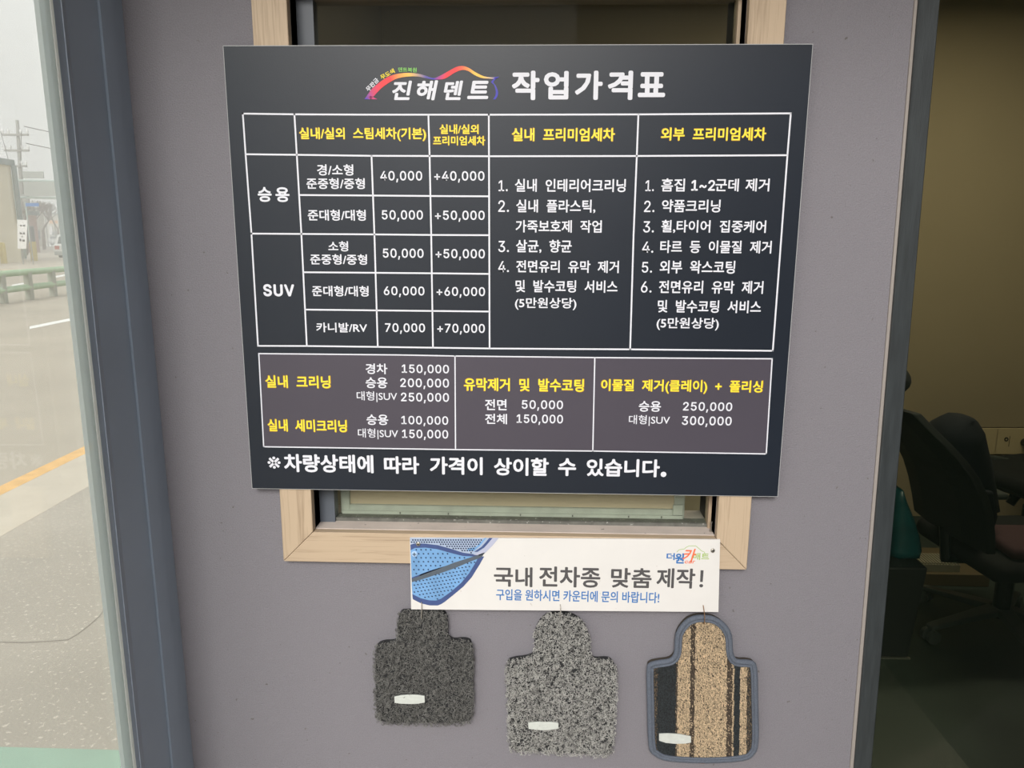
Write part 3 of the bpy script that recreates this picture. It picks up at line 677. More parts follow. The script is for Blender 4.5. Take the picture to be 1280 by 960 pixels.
def ca():
    t = random.choice([0.45, 0.8, 1.0, 1.2, 1.5]); return (0.148 * t, 0.146 * t, 0.138 * t)
def cb():
    t = random.choice([0.35, 0.8, 1.0, 1.2, 1.4]); return (0.395 * t, 0.39 * t, 0.37 * t)
mat1 = coil_mat('coil_mat', m1, 'dark grey coil sample mat with a squarish neck, leftmost of the three', M['coil_a'], ca,
         [(450 + u / 5.335, 740 + v / 5.333) for u, v in [(228, 700), (275, 690), (330, 686), (385, 688), (430, 695), (433, 738), (385, 746), (330, 748), (275, 746), (230, 740)]], 8500, 1)
mat2 = coil_mat('coil_mat', m2, 'light and dark grey coil sample mat with a rounded neck, middle of the three', M['coil_b'], cb,
         [(620 + u / 4.365, 740 + v / 4.364) for u, v in [(175, 714), (230, 710), (262, 712), (300, 711), (340, 716), (341, 746), (300, 753), (255, 755), (215, 752), (178, 748)]], 10500, 2)
# striped carpet mat
m3 = [(879.3, 770.8), (893, 773), (905.5, 781.2), (913.4, 795), (915, 816), (921, 826), (938, 827.5), (945, 836), (946.4, 877.5), (947, 926), (942, 942.5), (927.5, 950.2), (881.6, 953), (835.8, 950.5), (819, 943.8), (812.5, 932), (810.7, 877.5), (810, 839), (813, 830.5), (824.4, 827.5), (838, 825), (844.5, 816), (846.5, 793), (857, 777.7), (867.9, 772)]
Y = -0.022
sp3 = [(p.x, p.y) for p in smoothloop([(a, b_, 0) for a, b_ in m3], 3, True)]
po3 = plane_poly(sp3, Y); X0, X1 = min(p[0] for p in po3), max(p[0] for p in po3); Z0, Z1 = min(p[1] for p in po3), max(p[1] for p in po3)
mat3 = empty('carpet_mat', ((X0 + X1) / 2, -0.004, Z0), 'striped tan and black loop carpet sample mat with blue grey piping, rightmost of three', 'car mat', 'sample car mats hanging below the white sign')
MB().prism([(x, -0.018, z) for x, z in po3], (0, 0.014, 0)).build('backing', M['carpet_base'], mat3)
TAN, DK, BR, MX = (0.60, 0.475, 0.32), (0.035, 0.042, 0.046), (0.10, 0.075, 0.055), None
stripes = [(0, 140, 'mix'), (140, 240, DK), (240, 248, BR), (248, 318, TAN), (318, 342, BR), (342, 518, TAN), (518, 548, BR), (548, 558, TAN), (558, 590, DK), (590, 628, TAN), (628, 900, 'mixb')]
random.seed(5)
sh = 1.0
mbs = MB(); pitch = 0.0025; r = 0; x = X0
while x < X1:
    z = Z0 + (pitch / 2 if r % 2 else 0)
    while z < Z1:
        if inside(x, z, po3) and all(inside(x + a_, z + b_, po3) for a_, b_ in ((0.006, 0), (-0.006, 0), (0, 0.006), (0, -0.006))):
            d = Vector((x, Y, z)) - CAM; k_ = d.dot(FW); px = 640 + F * d.dot(RT) / k_; py = 480 - F * d.dot(UP) / k_
            u = (px - 790 + (py - 877) * 0.012) * 4.365; c_ = TAN
            for a_, b_, cc in stripes:
                if a_ <= u < b_:
                    c_ = cc; break
            if c_ == 'mix': c_ = random.choice([DK, BR, (0.20, 0.15, 0.10)])
            elif c_ == 'mixb': c_ = random.choice([BR, BR, DK, (0.22, 0.17, 0.11)])
            elif c_ == TAN and random.random() < 0.08: c_ = BR
            elif c_ == BR and random.random() < 0.12: c_ = TAN
            q = random.uniform(0.5, 1.4); c_ = tuple(v_ * q for v_ in c_)
            jx, jz = x + random.uniform(-1, 1) * 0.0003, z + random.uniform(-1, 1) * 0.0004; rr = 0.00140 * random.uniform(0.8, 1.15); yy = -0.018
            vs = [(jx + rr * math.cos(i * 1.2566) * 0.85, yy, jz + rr * 1.25 * math.sin(i * 1.2566)) for i in range(5)] + [(jx + rr * 0.6 * math.cos(i * 1.2566), yy - 0.0028, jz + rr * 0.8 * math.sin(i * 1.2566)) for i in range(5)] + [(jx, yy - 0.0036 - random.random() * 0.0006, jz)]
            mbs.add(vs, [(i, (i + 1) % 5, 5 + (i + 1) % 5, 5 + i) for i in range(5)] + [(5 + i, 5 + (i + 1) % 5, 10) for i in range(5)], c_)
        z += pitch
    x += pitch * 0.87; r += 1
mbs.build('loop_pile', M['loops'], mat3, attr='tone', kind='stuff')
cx, cz = (X0 + X1) / 2, (Z0 + Z1) / 2
def inset(poly, d):
    n = len(poly); out = []
    area = sum(poly[i - 1][0] * poly[i][1] - poly[i][0] * poly[i - 1][1] for i in range(n)); s_ = 1 if area > 0 else -1
    for i in range(n):
        a_, b_ = Vector(poly[i - 1]), Vector(poly[(i + 1) % n]); t_ = (b_ - a_).normalized(); out.append((poly[i][0] - t_.y * d * s_, poly[i][1] + t_.x * d * s_))
    return out
pi_ = inset(po3, 0.0040)
MB().tube([(x_, -0.0195, z_) for x_, z_ in inset(po3, 0.0030)], 0.0066, 10, closed=True, ry=0.9).build('piping', M['piping'], mat3, smooth=True)
MB().tube([(x_, -0.0225, z_) for x_, z_ in inset(po3, 0.0105)], 0.0033, 8, closed=True).build('piping', M['piping'], mat3, smooth=True)
badge(mat3, [(790 + u / 4.365, 740 + v / 4.364) for u, v in [(148, 775), (200, 773), (260, 777), (322, 789), (323, 822), (290, 828), (235, 829), (185, 824), (148, 812)]], -0.0265)
MB().prism(flatpoly([(873.5, 948.5), (879, 947.8), (886, 948.2), (887, 953.5), (880, 954.8), (873, 954.5)], -0.0225), (0, 0.003, 0)).build('leather_tab', M['tab'], mat3, bevel=0.0006)
# wire hooks
def hook(px, py0, py1, m, label, bend):
    a, b_ = on_y(px, py0, YN), on_y(px + bend, py1, -0.029)
    pts = [(a.x, YC + 0.004, a.z + 0.002), (a.x, YN - 0.001, a.z), (a.x + 0.0005, YN - 0.004, a.z - 0.004), ((a.x + b_.x) / 2 + 0.001, -0.034, (a.z + b_.z) / 2), (b_.x, -0.033, b_.z + 0.006), (b_.x, -0.031, b_.z + 0.001), (b_.x, -0.022, b_.z - 0.002)]
    o = MB().tube([tuple(p) for p in smoothloop(pts, 4, False)], 0.0011, 7).build('wire_hook', m, smooth=True)
    mb = MB()
    tag(o, label, 'hook', 'wire hooks holding the sample mats')
hook(527, 752.5, 773, M['wire'], 'thin wire hook holding the dark grey leftmost mat', 0.2)
hook(700.3, 756, 770.5, M['wire'], 'thin wire hook holding the middle grey mat', -0.6)
hook(879, 757, 780, M['rust'], 'rusty wire hook holding the striped carpet mat', 1.0)

# ================================================================== OFFICE THINGS (seen through the right glass)
M['black_cloth'] = mat('black_cloth', (0.010, 0.011, 0.012), 0.9, bump=0.3, bscale=60)
M['black_plastic'] = mat('black_plastic', (0.013, 0.015, 0.015), 0.4)
M['mesh_black'] = mat('black_mesh', (0.014, 0.016, 0.016), 0.7)
M['navy'] = mat('navy_cloth', (0.008, 0.011, 0.018), 0.9, bump=0.4, bscale=30)
M['teal'] = mat('teal_bag', (0.008, 0.060, 0.068), 0.35, bump=1.0, bscale=14, var=0.3, vscale=12)
M['maroon'] = mat('maroon_cushion', (0.085, 0.042, 0.05), 0.9)
M['cream'] = mat('cream_cloth', (0.50, 0.42, 0.28), 0.9)
M['grey_base'] = mat('grey_chair_base', (0.065, 0.075, 0.07), 0.5)
M['brass'] = mat('brownish_arm_post', (0.20, 0.16, 0.07), 0.5)
M['socket'] = mat('ivory_socket_plate', (0.85, 0.70, 0.42), 0.5)
M['socket_edge'] = mat('socket_shadow_gap', (0.14, 0.11, 0.07), 0.6)
M['board_brown'] = mat('brown_cardboard', (0.16, 0.12, 0.06), 0.8)
M['pale'] = mat('pale_tray', (0.40, 0.38, 0.28), 0.6)
def Pt(px, py, Y): return on_y(px, py, Y)
# wall sockets
for i, (x0, x1) in enumerate(((1221, 1244), (1244.5, 1270), (1271.5, 1296))):
    a, b_ = Pt(x0, 533.5, YR), Pt(x1, 568.5, YR); c = (a + b_) / 2
    s_ = empty('wall_socket', (c.x, YR, b_.z), ['ivory blank wall plate beside the jacket, leftmost of the row', 'ivory wall plate with a round key hole, middle of the row', 'ivory wall socket with a black plug, at the right picture edge'][i], 'wall socket', 'wall plates low on the office wall')
    MB().box(a.x + 0.002, b_.x - 0.002, YR - 0.004, YR - 0.0003, b_.z, a.z).build('rim', M['socket_edge'], s_)
    o = MB().box(a.x + 0.006, b_.x - 0.006, YR - 0.010, YR - 0.004, b_.z + 0.005, a.z - 0.005).build('plate', M['socket'], s_, bevel=0.002)
    if i == 1:
        MB().tube([(c.x - 0.005 + 0.009 * math.cos(t), YR - 0.0105, c.z + 0.012 + 0.009 * math.sin(t)) for t in [k * 0.5236 for k in range(12)]], 0.0028, 6, closed=True).build('key_ring', M['black_plastic'], s_)
        MB().box(c.x + 0.011, c.x + 0.014, YR - 0.0112, YR - 0.010, c.z - 0.03, c.z + 0.03).build('slot', M['socket_edge'], s_)
    if i == 2:
        MB().tube([(c.x - 0.02, YR - 0.010, c.z - 0.005), (c.x - 0.02, YR - 0.045, c.z - 0.005)], 0.022, 14).build('plug', M['black_plastic'], s_)
# chair facing right (+x)
def chair(name, base, ang, label, seat_z, back_tilt, headrest=True, arm_post=None, arms=True):
    t = empty(name, base, label, 'chair'); t.rotation_euler = (0, 0, ang)
    def bl(mb, nm, m, par=t, **k):
        return mb.build(nm, m, par, loc=(0, 0, 0), **k)
    for k in range(5):
        a = k * 2 * math.pi / 5 + 0.75; d = Vector((math.cos(a), math.sin(a), 0)); nv = Vector((-d.y, d.x, 0)); mb = MB(); p = []
        for rr, zz, w, h in ((0.03, 0.125, 0.030, 0.03), (0.32, 0.075, 0.018, 0.018)):
            p += [d * rr + nv * w + Vector((0, 0, zz - h)), d * rr - nv * w + Vector((0, 0, zz - h)), d * rr - nv * w + Vector((0, 0, zz)), d * rr + nv * w + Vector((0, 0, zz))]
        mb.hexa(p); arm = bl(mb, 'base_arm', M['grey_base'], bevel=0.005)
        c = d * 0.31; mb = MB()
        for s_ in (-1, 1): mb.tube([c + nv * 0.010 * s_ + Vector((0, 0, 0.029)), c + nv * 0.026 * s_ + Vector((0, 0, 0.029))], 0.027, 14)
        mb.tube([c + Vector((0, 0, 0.03)), c + Vector((0, 0, 0.07))], 0.007, 8)
        bl(mb, 'castor', M['grey_base'], arm)
    bl(MB().tube([(0, 0, 0.08), (0, 0, 0.26)], 0.032, 16).tube([(0, 0, 0.26), (0, 0, seat_z - 0.08)], 0.018, 14), 'gas_lift', M['black_plastic'])
    bl(MB().box(-0.14, 0.14, -0.09, 0.09, seat_z - 0.09, seat_z - 0.05), 'seat_plate', M['black_plastic'], bevel=0.01)
    bl(MB().box(-0.24, 0.24, -0.25, 0.25, seat_z - 0.05, seat_z + 0.03), 'seat', M['black_cloth'], bevel=0.035, bseg=3, smooth=True)
    # backrest: curved slab from the seat's rear
    ct, st = math.cos(back_tilt), math.sin(back_tilt); mb = MB(); rows = 9; prof = []
    for i in range(rows):
        u = i / (rows - 1); L_ = u * 0.60; bow = 0.05 * math.sin(u * math.pi * 1.2) ; hw = 0.22 + 0.03 * math.sin(u * math.pi) - 0.04 * u
        prof.append((-0.24 - L_ * st + bow * ct, seat_z + 0.06 + L_ * ct + bow * st, hw))
    vs = []
    for x_, z_, hw in prof:
        for s_, off in ((-1, 0.012), (-0.5, -0.008), (0.5, -0.008), (1, 0.012)): vs.append((x_ + off, s_ * hw, z_))
    n_ = len(vs); vs += [(v[0] - 0.035, v[1], v[2]) for v in vs]; fs = []
    for i in range(rows - 1):
        for k in range(3):
            a = i * 4 + k; fs.append((a, a + 1, a + 5, a + 4)); fs.append((a + n_, a + 4 + n_, a + 5 + n_, a + 1 + n_))
        fs.append((i * 4, i * 4 + 4, i * 4 + 4 + n_, i * 4 + n_)); fs.append((i * 4 + 3, i * 4 + 3 + n_, i * 4 + 7 + n_, i * 4 + 7))
    for k in range(3): fs.append((k, k + n_, k + 1 + n_, k + 1)); a = (rows - 1) * 4 + k; fs.append((a, a + 1, a + 1 + n_, a + n_))
    mb.add(vs, fs); bl(mb, 'backrest', M['mesh_black'], bevel=0.006)
    bl(MB().tube([(-0.10, 0, seat_z - 0.06), (-0.26, 0, seat_z - 0.05), (-0.275, 0, seat_z + 0.08)], 0.022, 8), 'back_bracket', M['black_plastic'])
    if headrest:
        x_, z_, hw = prof[-1]
        bl(MB().tube([(x_ - 0.02, 0, z_ - 0.02), (x_ - 0.035, 0, z_ + 0.09)], 0.014, 8), 'headrest_stem', M['black_plastic'])
        bl(MB().ball((x_ - 0.02, 0, z_ + 0.095), (0.055, 0.13, 0.062), 14, 10), 'headrest', M['black_cloth'], smooth=True)
    for s_ in ((-1, 1) if arms else ()):
        bl(MB().tube([(-0.02, s_ * 0.24, seat_z - 0.03), (-0.02, s_ * 0.285, seat_z), (0.0, s_ * 0.285, seat_z + 0.085)], 0.016, 8), 'arm_post', arm_post or M['black_plastic'])
        bl(MB().box(-0.13, 0.17, s_ * 0.285 - 0.04, s_ * 0.285 + 0.04, seat_z + 0.085, seat_z + 0.115), 'armrest', M['grey_base'], bevel=0.012)
    return t
cb_ = on_z(1251, 765, 0.10)
ch = chair('office_chair', (cb_.x, cb_.y, 0.002), 0.1, 'black office chair with headrest, a navy backpack sitting on it', 0.385, 0.50, arm_post=M['brass'])
CX, CY = cb_.x, cb_.y
# cushion and cream cloth on the seat
b = MB(); b.box(CX - 0.14, CX + 0.26, CY - 0.23, CY + 0.02, 0.417, 0.465)
tag(b.build('seat_cushion', M['maroon'], loc=(CX, CY, 0.417), bevel=0.02, bseg=3, smooth=True), 'maroon cushion lying on the office chair seat', 'cushion')
b = MB(); zc = 0.468
pts = [(-0.10, 0.425), (-0.02, 0.430), (0.05, 0.440), (0.14, 0.444), (0.20, 0.446), (0.27, 0.448)]
vs = []
for x_, z_ in pts: vs += [(CX + x_, CY - 0.262, z_ - 0.014), (CX + x_, CY - 0.262, z_ + 0.012), (CX + x_, CY - 0.238, z_ + 0.014), (CX + x_, CY - 0.238, z_ - 0.014)]
b.add(vs, [(0, 1, 2, 3), (20, 23, 22, 21)] + [(4 * i + k, 4 * i + 4 + k, 4 * i + 4 + (k + 1) % 4, 4 * i + (k + 1) % 4) for i in range(5) for k in range(4)])
tag(b.build('seat_cloth', M['cream'], loc=(CX, CY - 0.25, 0.45)), 'cream cloth strip along the front of the maroon cushion', 'cloth')
# backpack leaning on the backrest
def blob(name, secs, m, label, cat, n=16, parent=None):
    """secs: (centre, rx, ry) horizontal super-ellipse sections from the bottom up"""
    mb = MB(); vs = []
    for c, rx, ry in secs:
        for k in range(n):
            a = 2 * math.pi * k / n; ca_, sa_ = math.cos(a), math.sin(a)
            e_ = 0.7; vs.append((c[0] + rx * math.copysign(abs(ca_) ** e_, ca_) * random.uniform(0.93, 1.05), c[1] + random.uniform(0.85, 1.1) * ry * math.copysign(abs(sa_) ** e_, sa_), c[2]))
    fs = [(i * n + k, i * n + (k + 1) % n, (i + 1) * n + (k + 1) % n, (i + 1) * n + k) for i in range(len(secs) - 1) for k in range(n)] + [tuple(range(n))[::-1], tuple(range(len(vs) - n, len(vs)))]
    mb.add(vs, fs); o = mb.build(name, m, parent, smooth=True, loc=None if parent else secs[0][0])
    if not parent: tag(o, label, cat)
    return o
bp_ = empty('backpack', (CX - 0.08, CY - 0.02, 0.466), 'dark navy backpack standing on the office chair seat against the backrest', 'backpack')
def Q(px, py): return Pt(px, py, CY)
secs = [(Vector((CX - 0.05, CY, 0.468)), 0.10, 0.11)]
for (pl_, pr_, py) in ((1175, 1240, 660), (1180, 1240, 630), (1172, 1236, 600), (1166, 1230, 570), (1163, 1224, 550), (1168, 1222, 535), (1180, 1218, 525), (1192, 1212, 520.5)):
    a, b_ = Q(pl_, py), Q(pr_, py); secs.append(((a + b_) / 2, (b_.x - a.x) / 2, 0.11 if py > 530 else 0.07))
secs = [s_ for s_ in secs if s_[0].z >= 0.468]; secs.sort(key=lambda s_: s_[0].z)
blob('bag_body', secs, M['navy'], None, None, parent=bp_)
ps = [Q(1190, 600), Q(1187, 625), Q(1192, 650), Q(1215, 655), Q(1222, 630), Q(1217, 600)]
MB().prism([(p.x, CY - 0.135, p.z) for p in ps], (0, 0.03, 0)).build('front_pocket', M['navy'], bp_, bevel=0.01)
sa = [Q(1157, 566), Q(1165, 569), Q(1174, 568), Q(1180, 561)]
MB().tube([(p.x, CY - 0.125, p.z) for p in sa], 0.002, 6).build('zip_edge', M['pale'], bp_)
# second chair behind, at the right edge
c2 = on_z(1330, 700, 0.1)
ch2 = chair('office_chair', (c2.x, YR - 0.52, 0.002), math.radians(200), 'second black office chair behind, only its curved arm showing at the right picture edge', 0.42, 0.3, headrest=False, arms=False)
a2 = [Pt(1225, 571, YR - 0.35), Pt(1245, 573, YR - 0.35), Pt(1265, 578, YR - 0.35), Pt(1285, 586, YR - 0.35), Pt(1310, 602, YR - 0.35)]
tube_ = MB().tube([tuple(p) for p in smoothloop([tuple(q) for q in a2], 4, False)], 0.014, 8); ch2m = Matrix.Translation(Vector(ch2.location)) @ Matrix.Rotation(ch2.rotation_euler.z, 4, 'Z')
def into(mb, par, nm, m):
    inv = (Matrix.Translation(Vector(par.location)) @ Matrix.Rotation(par.rotation_euler.z, 4, 'Z')).inverted()
    mb.v = [tuple(inv @ Vector(v)) for v in mb.v]; return mb.build(nm, m, par, loc=(0, 0, 0), smooth=True)
into(tube_, ch2, 'curved_arm', M['grey_base'])
b = MB().tube([Pt(1274, 586, YR - 0.35), Pt(1262, 622, YR - 0.35)], 0.006, 6); into(b, ch2, 'arm_strut', M['black_plastic'])
b = MB().tube([Pt(1288, 600, YR - 0.35), Pt(1268, 622, YR - 0.35), Pt(1262, 630, YR - 0.35)], 0.022, 8); into(b, ch2, 'arm_strut', M['black_plastic'])
# black bin, teal bag, cardboard box with pale tray
bl0, br0 = on_z(1085, 822, 0.002), on_z(1134, 822, 0.002); by = bl0.y; zt = Pt(1130, 708, by).z
bin_ = empty('storage_box', ((bl0.x + br0.x) / 2, by + 0.13, 0.002), 'black storage box on the floor behind the dark post', 'box')
MB().hexa([(bl0.x, by, 0.004), (br0.x, by, 0.004), (br0.x, by + 0.24, 0.004), (bl0.x, by + 0.24, 0.004), (bl0.x, by - 0.01, zt), (br0.x + 0.03, by - 0.01, zt), (br0.x + 0.03, by + 0.27, zt), (bl0.x, by + 0.27, zt)]).build('box_body', M['black_plastic'], bin_, bevel=0.008)
MB().box(bl0.x, br0.x + 0.005, by - 0.008, by + 0.002, 0.0025, 0.008).build('base_edge', M['steel'], bin_)
random.seed(3)
tb = [Pt(1112, 622, by + 0.1), Pt(1120, 620, by + 0.1)]
secs = []
for pl_, pr_, py in ((1105, 1143, 707), (1108, 1146, 700), (1110, 1143, 680), (1110, 1136, 660), (1111, 1127, 640), (1112, 1120, 624)):
    a, b_ = Pt(pl_, py, by + 0.12), Pt(pr_, py, by + 0.12); secs.append(((a + b_) / 2, (b_.x - a.x) / 2, 0.06))
dz = zt + 0.001 - secs[0][0].z
for s_ in secs: s_[0].z += dz
blob('plastic_bag', secs, M['teal'], 'crumpled teal plastic bag on the black storage box behind the post', 'bag')
yb2 = CY + 0.42
x0_, x1_ = Pt(1152, 720, yb2).x, Pt(1238, 720, yb2).x; z1_ = Pt(1200, 717, yb2).z
cb2 = empty('cardboard_box', ((x0_ + x1_) / 2, yb2 + 0.15, 0.002), 'low brown cardboard box on the floor behind the office chair', 'box')
MB().box(x0_, x1_, yb2, yb2 + 0.3, 0.003, z1_ - 0.004).build('box_body', M['board_brown'], cb2, bevel=0.003)
MB().box(x0_, x1_, yb2 + 0.14, yb2 + 0.16, z1_ - 0.004, z1_ - 0.003).build('tape', M['pale'], cb2)
xa_, xb2 = Pt(1151, 712, yb2 + 0.02).x, Pt(1200, 712, yb2 + 0.02).x; zt2 = Pt(1175, 706, yb2 + 0.02).z
tr = MB(); nT = 13
tr.box(xa_, xb2, yb2 + 0.02, yb2 + 0.14, z1_ - 0.003, zt2)
for i in range(nT):
    xx = xa_ + (xb2 - xa_) * (i + 0.15) / nT; tr.box(xx, xx + (xb2 - xa_) / nT * 0.55, yb2 + 0.022, yb2 + 0.13, zt2, zt2 + 0.008)
tag(tr.build('slotted_tray', M['pale'], loc=((xa_ + xb2) / 2, yb2 + 0.08, z1_)), 'pale slotted tray lying on the cardboard box', 'tray')

# ================================================================== STREET (seen through the left glass)
M['asphalt'] = mat('pale_asphalt', (0.38, 0.335, 0.265), 0.9, bump=0.6, bscale=60, var=0.10, vscale=0.7, speck=(45, (0.42, 0.40, 0.35), 0.64))
M['walk'] = mat('footway_asphalt', (0.36, 0.325, 0.27), 0.9, bump=1.0, bscale=90, var=0.10, vscale=1.6, speck=(60, (0.55, 0.50, 0.42), 0.62))
M['concrete'] = mat('kerb_concrete', (0.52, 0.46, 0.37), 0.9, bump=0.5, bscale=70, var=0.09, vscale=3)
M['yellow_paint'] = mat('yellow_road_paint', (0.72, 0.42, 0.14), 0.8, var=0.15, vscale=12)
M['white_paint'] = mat('white_road_paint', (0.78, 0.77, 0.73), 0.8, var=0.08)
M['rail_green'] = mat('pale_green_rail', (0.30, 0.42, 0.27), 0.5)
M['rail_post'] = mat('rail_post_grey', (0.28, 0.30, 0.25), 0.6)
G = lambda px, py, z=0.0: on_z(px, py, z)
# footway: everything near; boundary with concrete strip, yellow kerb, road
def gline(p, q): return G(*p), G(*q)
k1 = gline((0, 671), (114, 604)); k2 = gline((0, 619.5), (111, 564)); k3 = gline((0, 608), (110, 556)); 
def ext(l, y): a, b_ = l; t = (y - a.y) / (b_.y - a.y); return a + (b_ - a) * t
y0g, y1g = -30.0, 95.0
xk = lambda l, y: ext(l, y).x
# straighten the kerb lines to the street direction beyond what is seen: use the yellow line's direction
dirv = (k3[1] - k3[0]).normalized()
def kx(off, y): return ext(k3, y).x + off
w_y = k2[0].x - ext(k3, k2[0].y).x; w_c = k1[0].x - ext(k3, k1[0].y).x
c1a, c1b = k1
def ground(name, xa, xb, m, z=0.0, label=None, y0=y0g, y1=y1g, th=0.12):
    p = []
    for zz in (z - th, z): p += [(xa(y0), y0, zz), (xb(y0), y0, zz), (xb(y1), y1, zz), (xa(y1), y1, zz)]
    return struct(name, MB().hexa(p), m, label)
ground('footway', lambda y: kx(w_c, y), lambda y: 9.0, M['walk'], 0.0, 'worn pale footway beside the shop', y0=-30, y1=40)
ground('kerb_strip', lambda y: kx(w_y, y), lambda y: kx(w_c, y), M['concrete'], 0.001, 'pale concrete kerb strip', y1=60)
ground('kerb_line', lambda y: kx(0, y), lambda y: kx(w_y, y), M['yellow_paint'], 0.002, 'yellow painted kerb line', y1=60)
struct('road', MB().box(-70, 40, -40, 160, -0.16, -0.02 - 0.002), M['asphalt'], 'wide pale asphalt road')
struct('road_surface', MB().hexa([(-60, -8, -0.02), (kx(0, -8), -8, -0.02), (kx(0, 60), 60, -0.02), (-60, 60, -0.02), (-60, -8, -0.0005), (kx(0, -8), -8, -0.0005), (kx(0, 60), 60, -0.0005), (-60, 60, -0.0005)]), M['asphalt'], 'near carriageway')
def mark(pts, name='lane_mark', m=None, lab=None):
    P_ = [G(*p) for p in pts]; return tag(MB().prism([(p.x, p.y, 0.004) for p in P_], (0, 0, -0.004)).build(name, m or M['white_paint']), lab, kind='structure')
mark([(37, 408.3), (93, 397), (93, 400), (37, 411.5)])
for (x0, ya, x1, yb_, h) in ((17, 339, 34, 333.5, 2.4), (37, 332.3, 53, 328, 1.8), (56, 327, 68, 324, 1.2), (15, 356, 36, 352.5, 1.8), (67, 345.5, 84, 342.5, 2.2)):
    mark([(x0, ya), (x1, yb_), (x1, yb_ + h * 0.8), (x0, ya + h)])
# cracks in the footway: shallow dark joint
cr1 = [(0, 803), (30, 803.5), (60, 802), (85, 800), (97, 793), (110, 783), (124, 771), (134, 757)]
M['crack'] = mat('crack_fill', (0.19, 0.17, 0.14), 0.95)
Pq = [G(*p) for p in cr1]; vs = []
for i, q in enumerate(Pq):
    d = (Pq[min(i + 1, len(Pq) - 1)] - Pq[max(i - 1, 0)]).normalized(); nn = Vector((-d.y, d.x, 0)) * random.uniform(0.0015, 0.0035); vs += [Vector((q.x, q.y, 0.0015)) + nn, Vector((q.x, q.y, 0.0015)) - nn]
struct('footway_crack', MB().add(vs, [(2 * i, 2 * i + 1, 2 * i + 3, 2 * i + 2) for i in range(len(Pq) - 1)]), M['crack'], 'thin crack across the footway')
yg = G(60, 936).y
M['green_reflection'] = mat('pale_green_reflection', (0.26, 0.42, 0.32), 0.7, var=0.1, vscale=3)  # flat ground colour standing in for a green reflection
struct('green_reflection_patch', MB().box(G(-60, 936).x, Lb.x - 0.08, yg - 0.9, yg, 0.001, 0.0025), M['green_reflection'], 'pale green patch on the footway, coloured in for a green reflection')
# guard rail
gp = [G(38, 374.5), G(-40, 386), G(112, 364), G(185, 354)]
gl = (G(38, 374.5), G(112, 363.5)); gd = (gl[1] - gl[0])
top_at = on_plane(38, 340, gl[0], Vector((0, 1, 0))).z; low_at = on_plane(38, 359, gl[0], Vector((0, 1, 0))).z
gr = empty('guard_rail', (gl[0].x, gl[0].y, 0), 'pale green two rail guard rail along the middle of the road', 'guard rail')
for zc_, nm in ((top_at, 'rail'), (low_at, 'rail')):
    a_ = gl[0] - gd * 2.2; b_ = gl[0] + gd * 5.0
    MB().tube([(a_.x, a_.y, zc_), (b_.x, b_.y, zc_)], 0.075, 10).build(nm, M['rail_green'], gr, smooth=True)
for i in range(-4, 12):
    p = gl[0] + gd * (0.36 * i)
    MB().box(p.x - 0.07, p.x + 0.07, p.y - 0.07, p.y + 0.07, 0.0, top_at + 0.02).build('rail_post', M['rail_post'], gr, bevel=0.01)
# generic far helpers -------------------------------------------------
def far(px, py, Y): return on_y(px, py, Y)
M['pole'] = mat('pole_concrete', (0.30, 0.30, 0.28), 0.8); M['pale_steel'] = mat('pale_steel_pole', (0.42, 0.50, 0.47), 0.5)
M['sign_back'] = mat('grey_sign_back', (0.36, 0.38, 0.36), 0.6); M['blue_sign'] = mat('blue_street_sign', (0.06, 0.20, 0.50), 0.5)
M['cream_wall'] = mat('cream_building', (0.66, 0.60, 0.46), 0.8, var=0.04, vscale=0.3); M['roof_grey'] = mat('grey_gutter', (0.20, 0.25, 0.25), 0.6)
M['brick_pink'] = mat('pinkish_building', (0.42, 0.30, 0.27), 0.8, var=0.1, vscale=0.4); M['tan_b'] = mat('tan_building', (0.46, 0.42, 0.34), 0.8, var=0.1, vscale=0.4)
M['pane_dark'] = mat('far_window_glass', (0.09, 0.11, 0.12), 0.2); M['white_sheet'] = mat('white_sheet', (0.80, 0.79, 0.79), 0.6)
M['bark'] = mat('hazy_bark', (0.16, 0.13, 0.11), 0.9); M['cable'] = mat('black_cable', (0.06, 0.06, 0.06), 0.6)
YP = 52.0
pt, pb = far(21.5, 150, YP), G(28.5, 322); px_ = far(24.5, 225, YP).x; pxb, pxt = far(28.5, 290, YP).x, pt.x
pole = empty('utility_pole', (px_, YP, -0.02), 'tall concrete utility pole with three crossarms beyond the road', 'utility pole')
MB().tube([(pxb, YP, -0.02), (pxt, YP, pt.z)], [0.19, 0.10], 12).build('pole_shaft', M['pole'], pole, smooth=True)
for (xa_, xb2, yy) in ((5, 38, 169), (8, 39, 188.5), (13, 36, 208)):
    a_, b_ = far(xa_, yy, YP), far(xb2, yy, YP); zc_ = (a_.z + b_.z) / 2; L_ = b_.x - a_.x
    a_x = a_.x; b_x = b_.x
    arm = MB().box(a_x, b_x, YP - 0.27, YP - 0.15, zc_ - 0.07, zc_ + 0.07).build('crossarm', M['pole'], pole)
    for f_ in (0.03, 0.25, 0.72, 0.97):
        xi = a_x + (b_x - a_x) * f_; MB().tube([(xi, YP - 0.21, zc_ + 0.07), (xi, YP - 0.21, zc_ + 0.26), (xi, YP - 0.21, zc_ + 0.40)], [0.05, 0.10, 0.04], 8).build('insulator', M['white_sheet'], arm)
MB().tube([(px_ + 0.38, YP - 0.1, far(25, 262, YP).z), (px_ + 0.38, YP - 0.1, far(25, 243, YP).z)], 0.22, 12).build('transformer', M['pole'], pole, smooth=True)
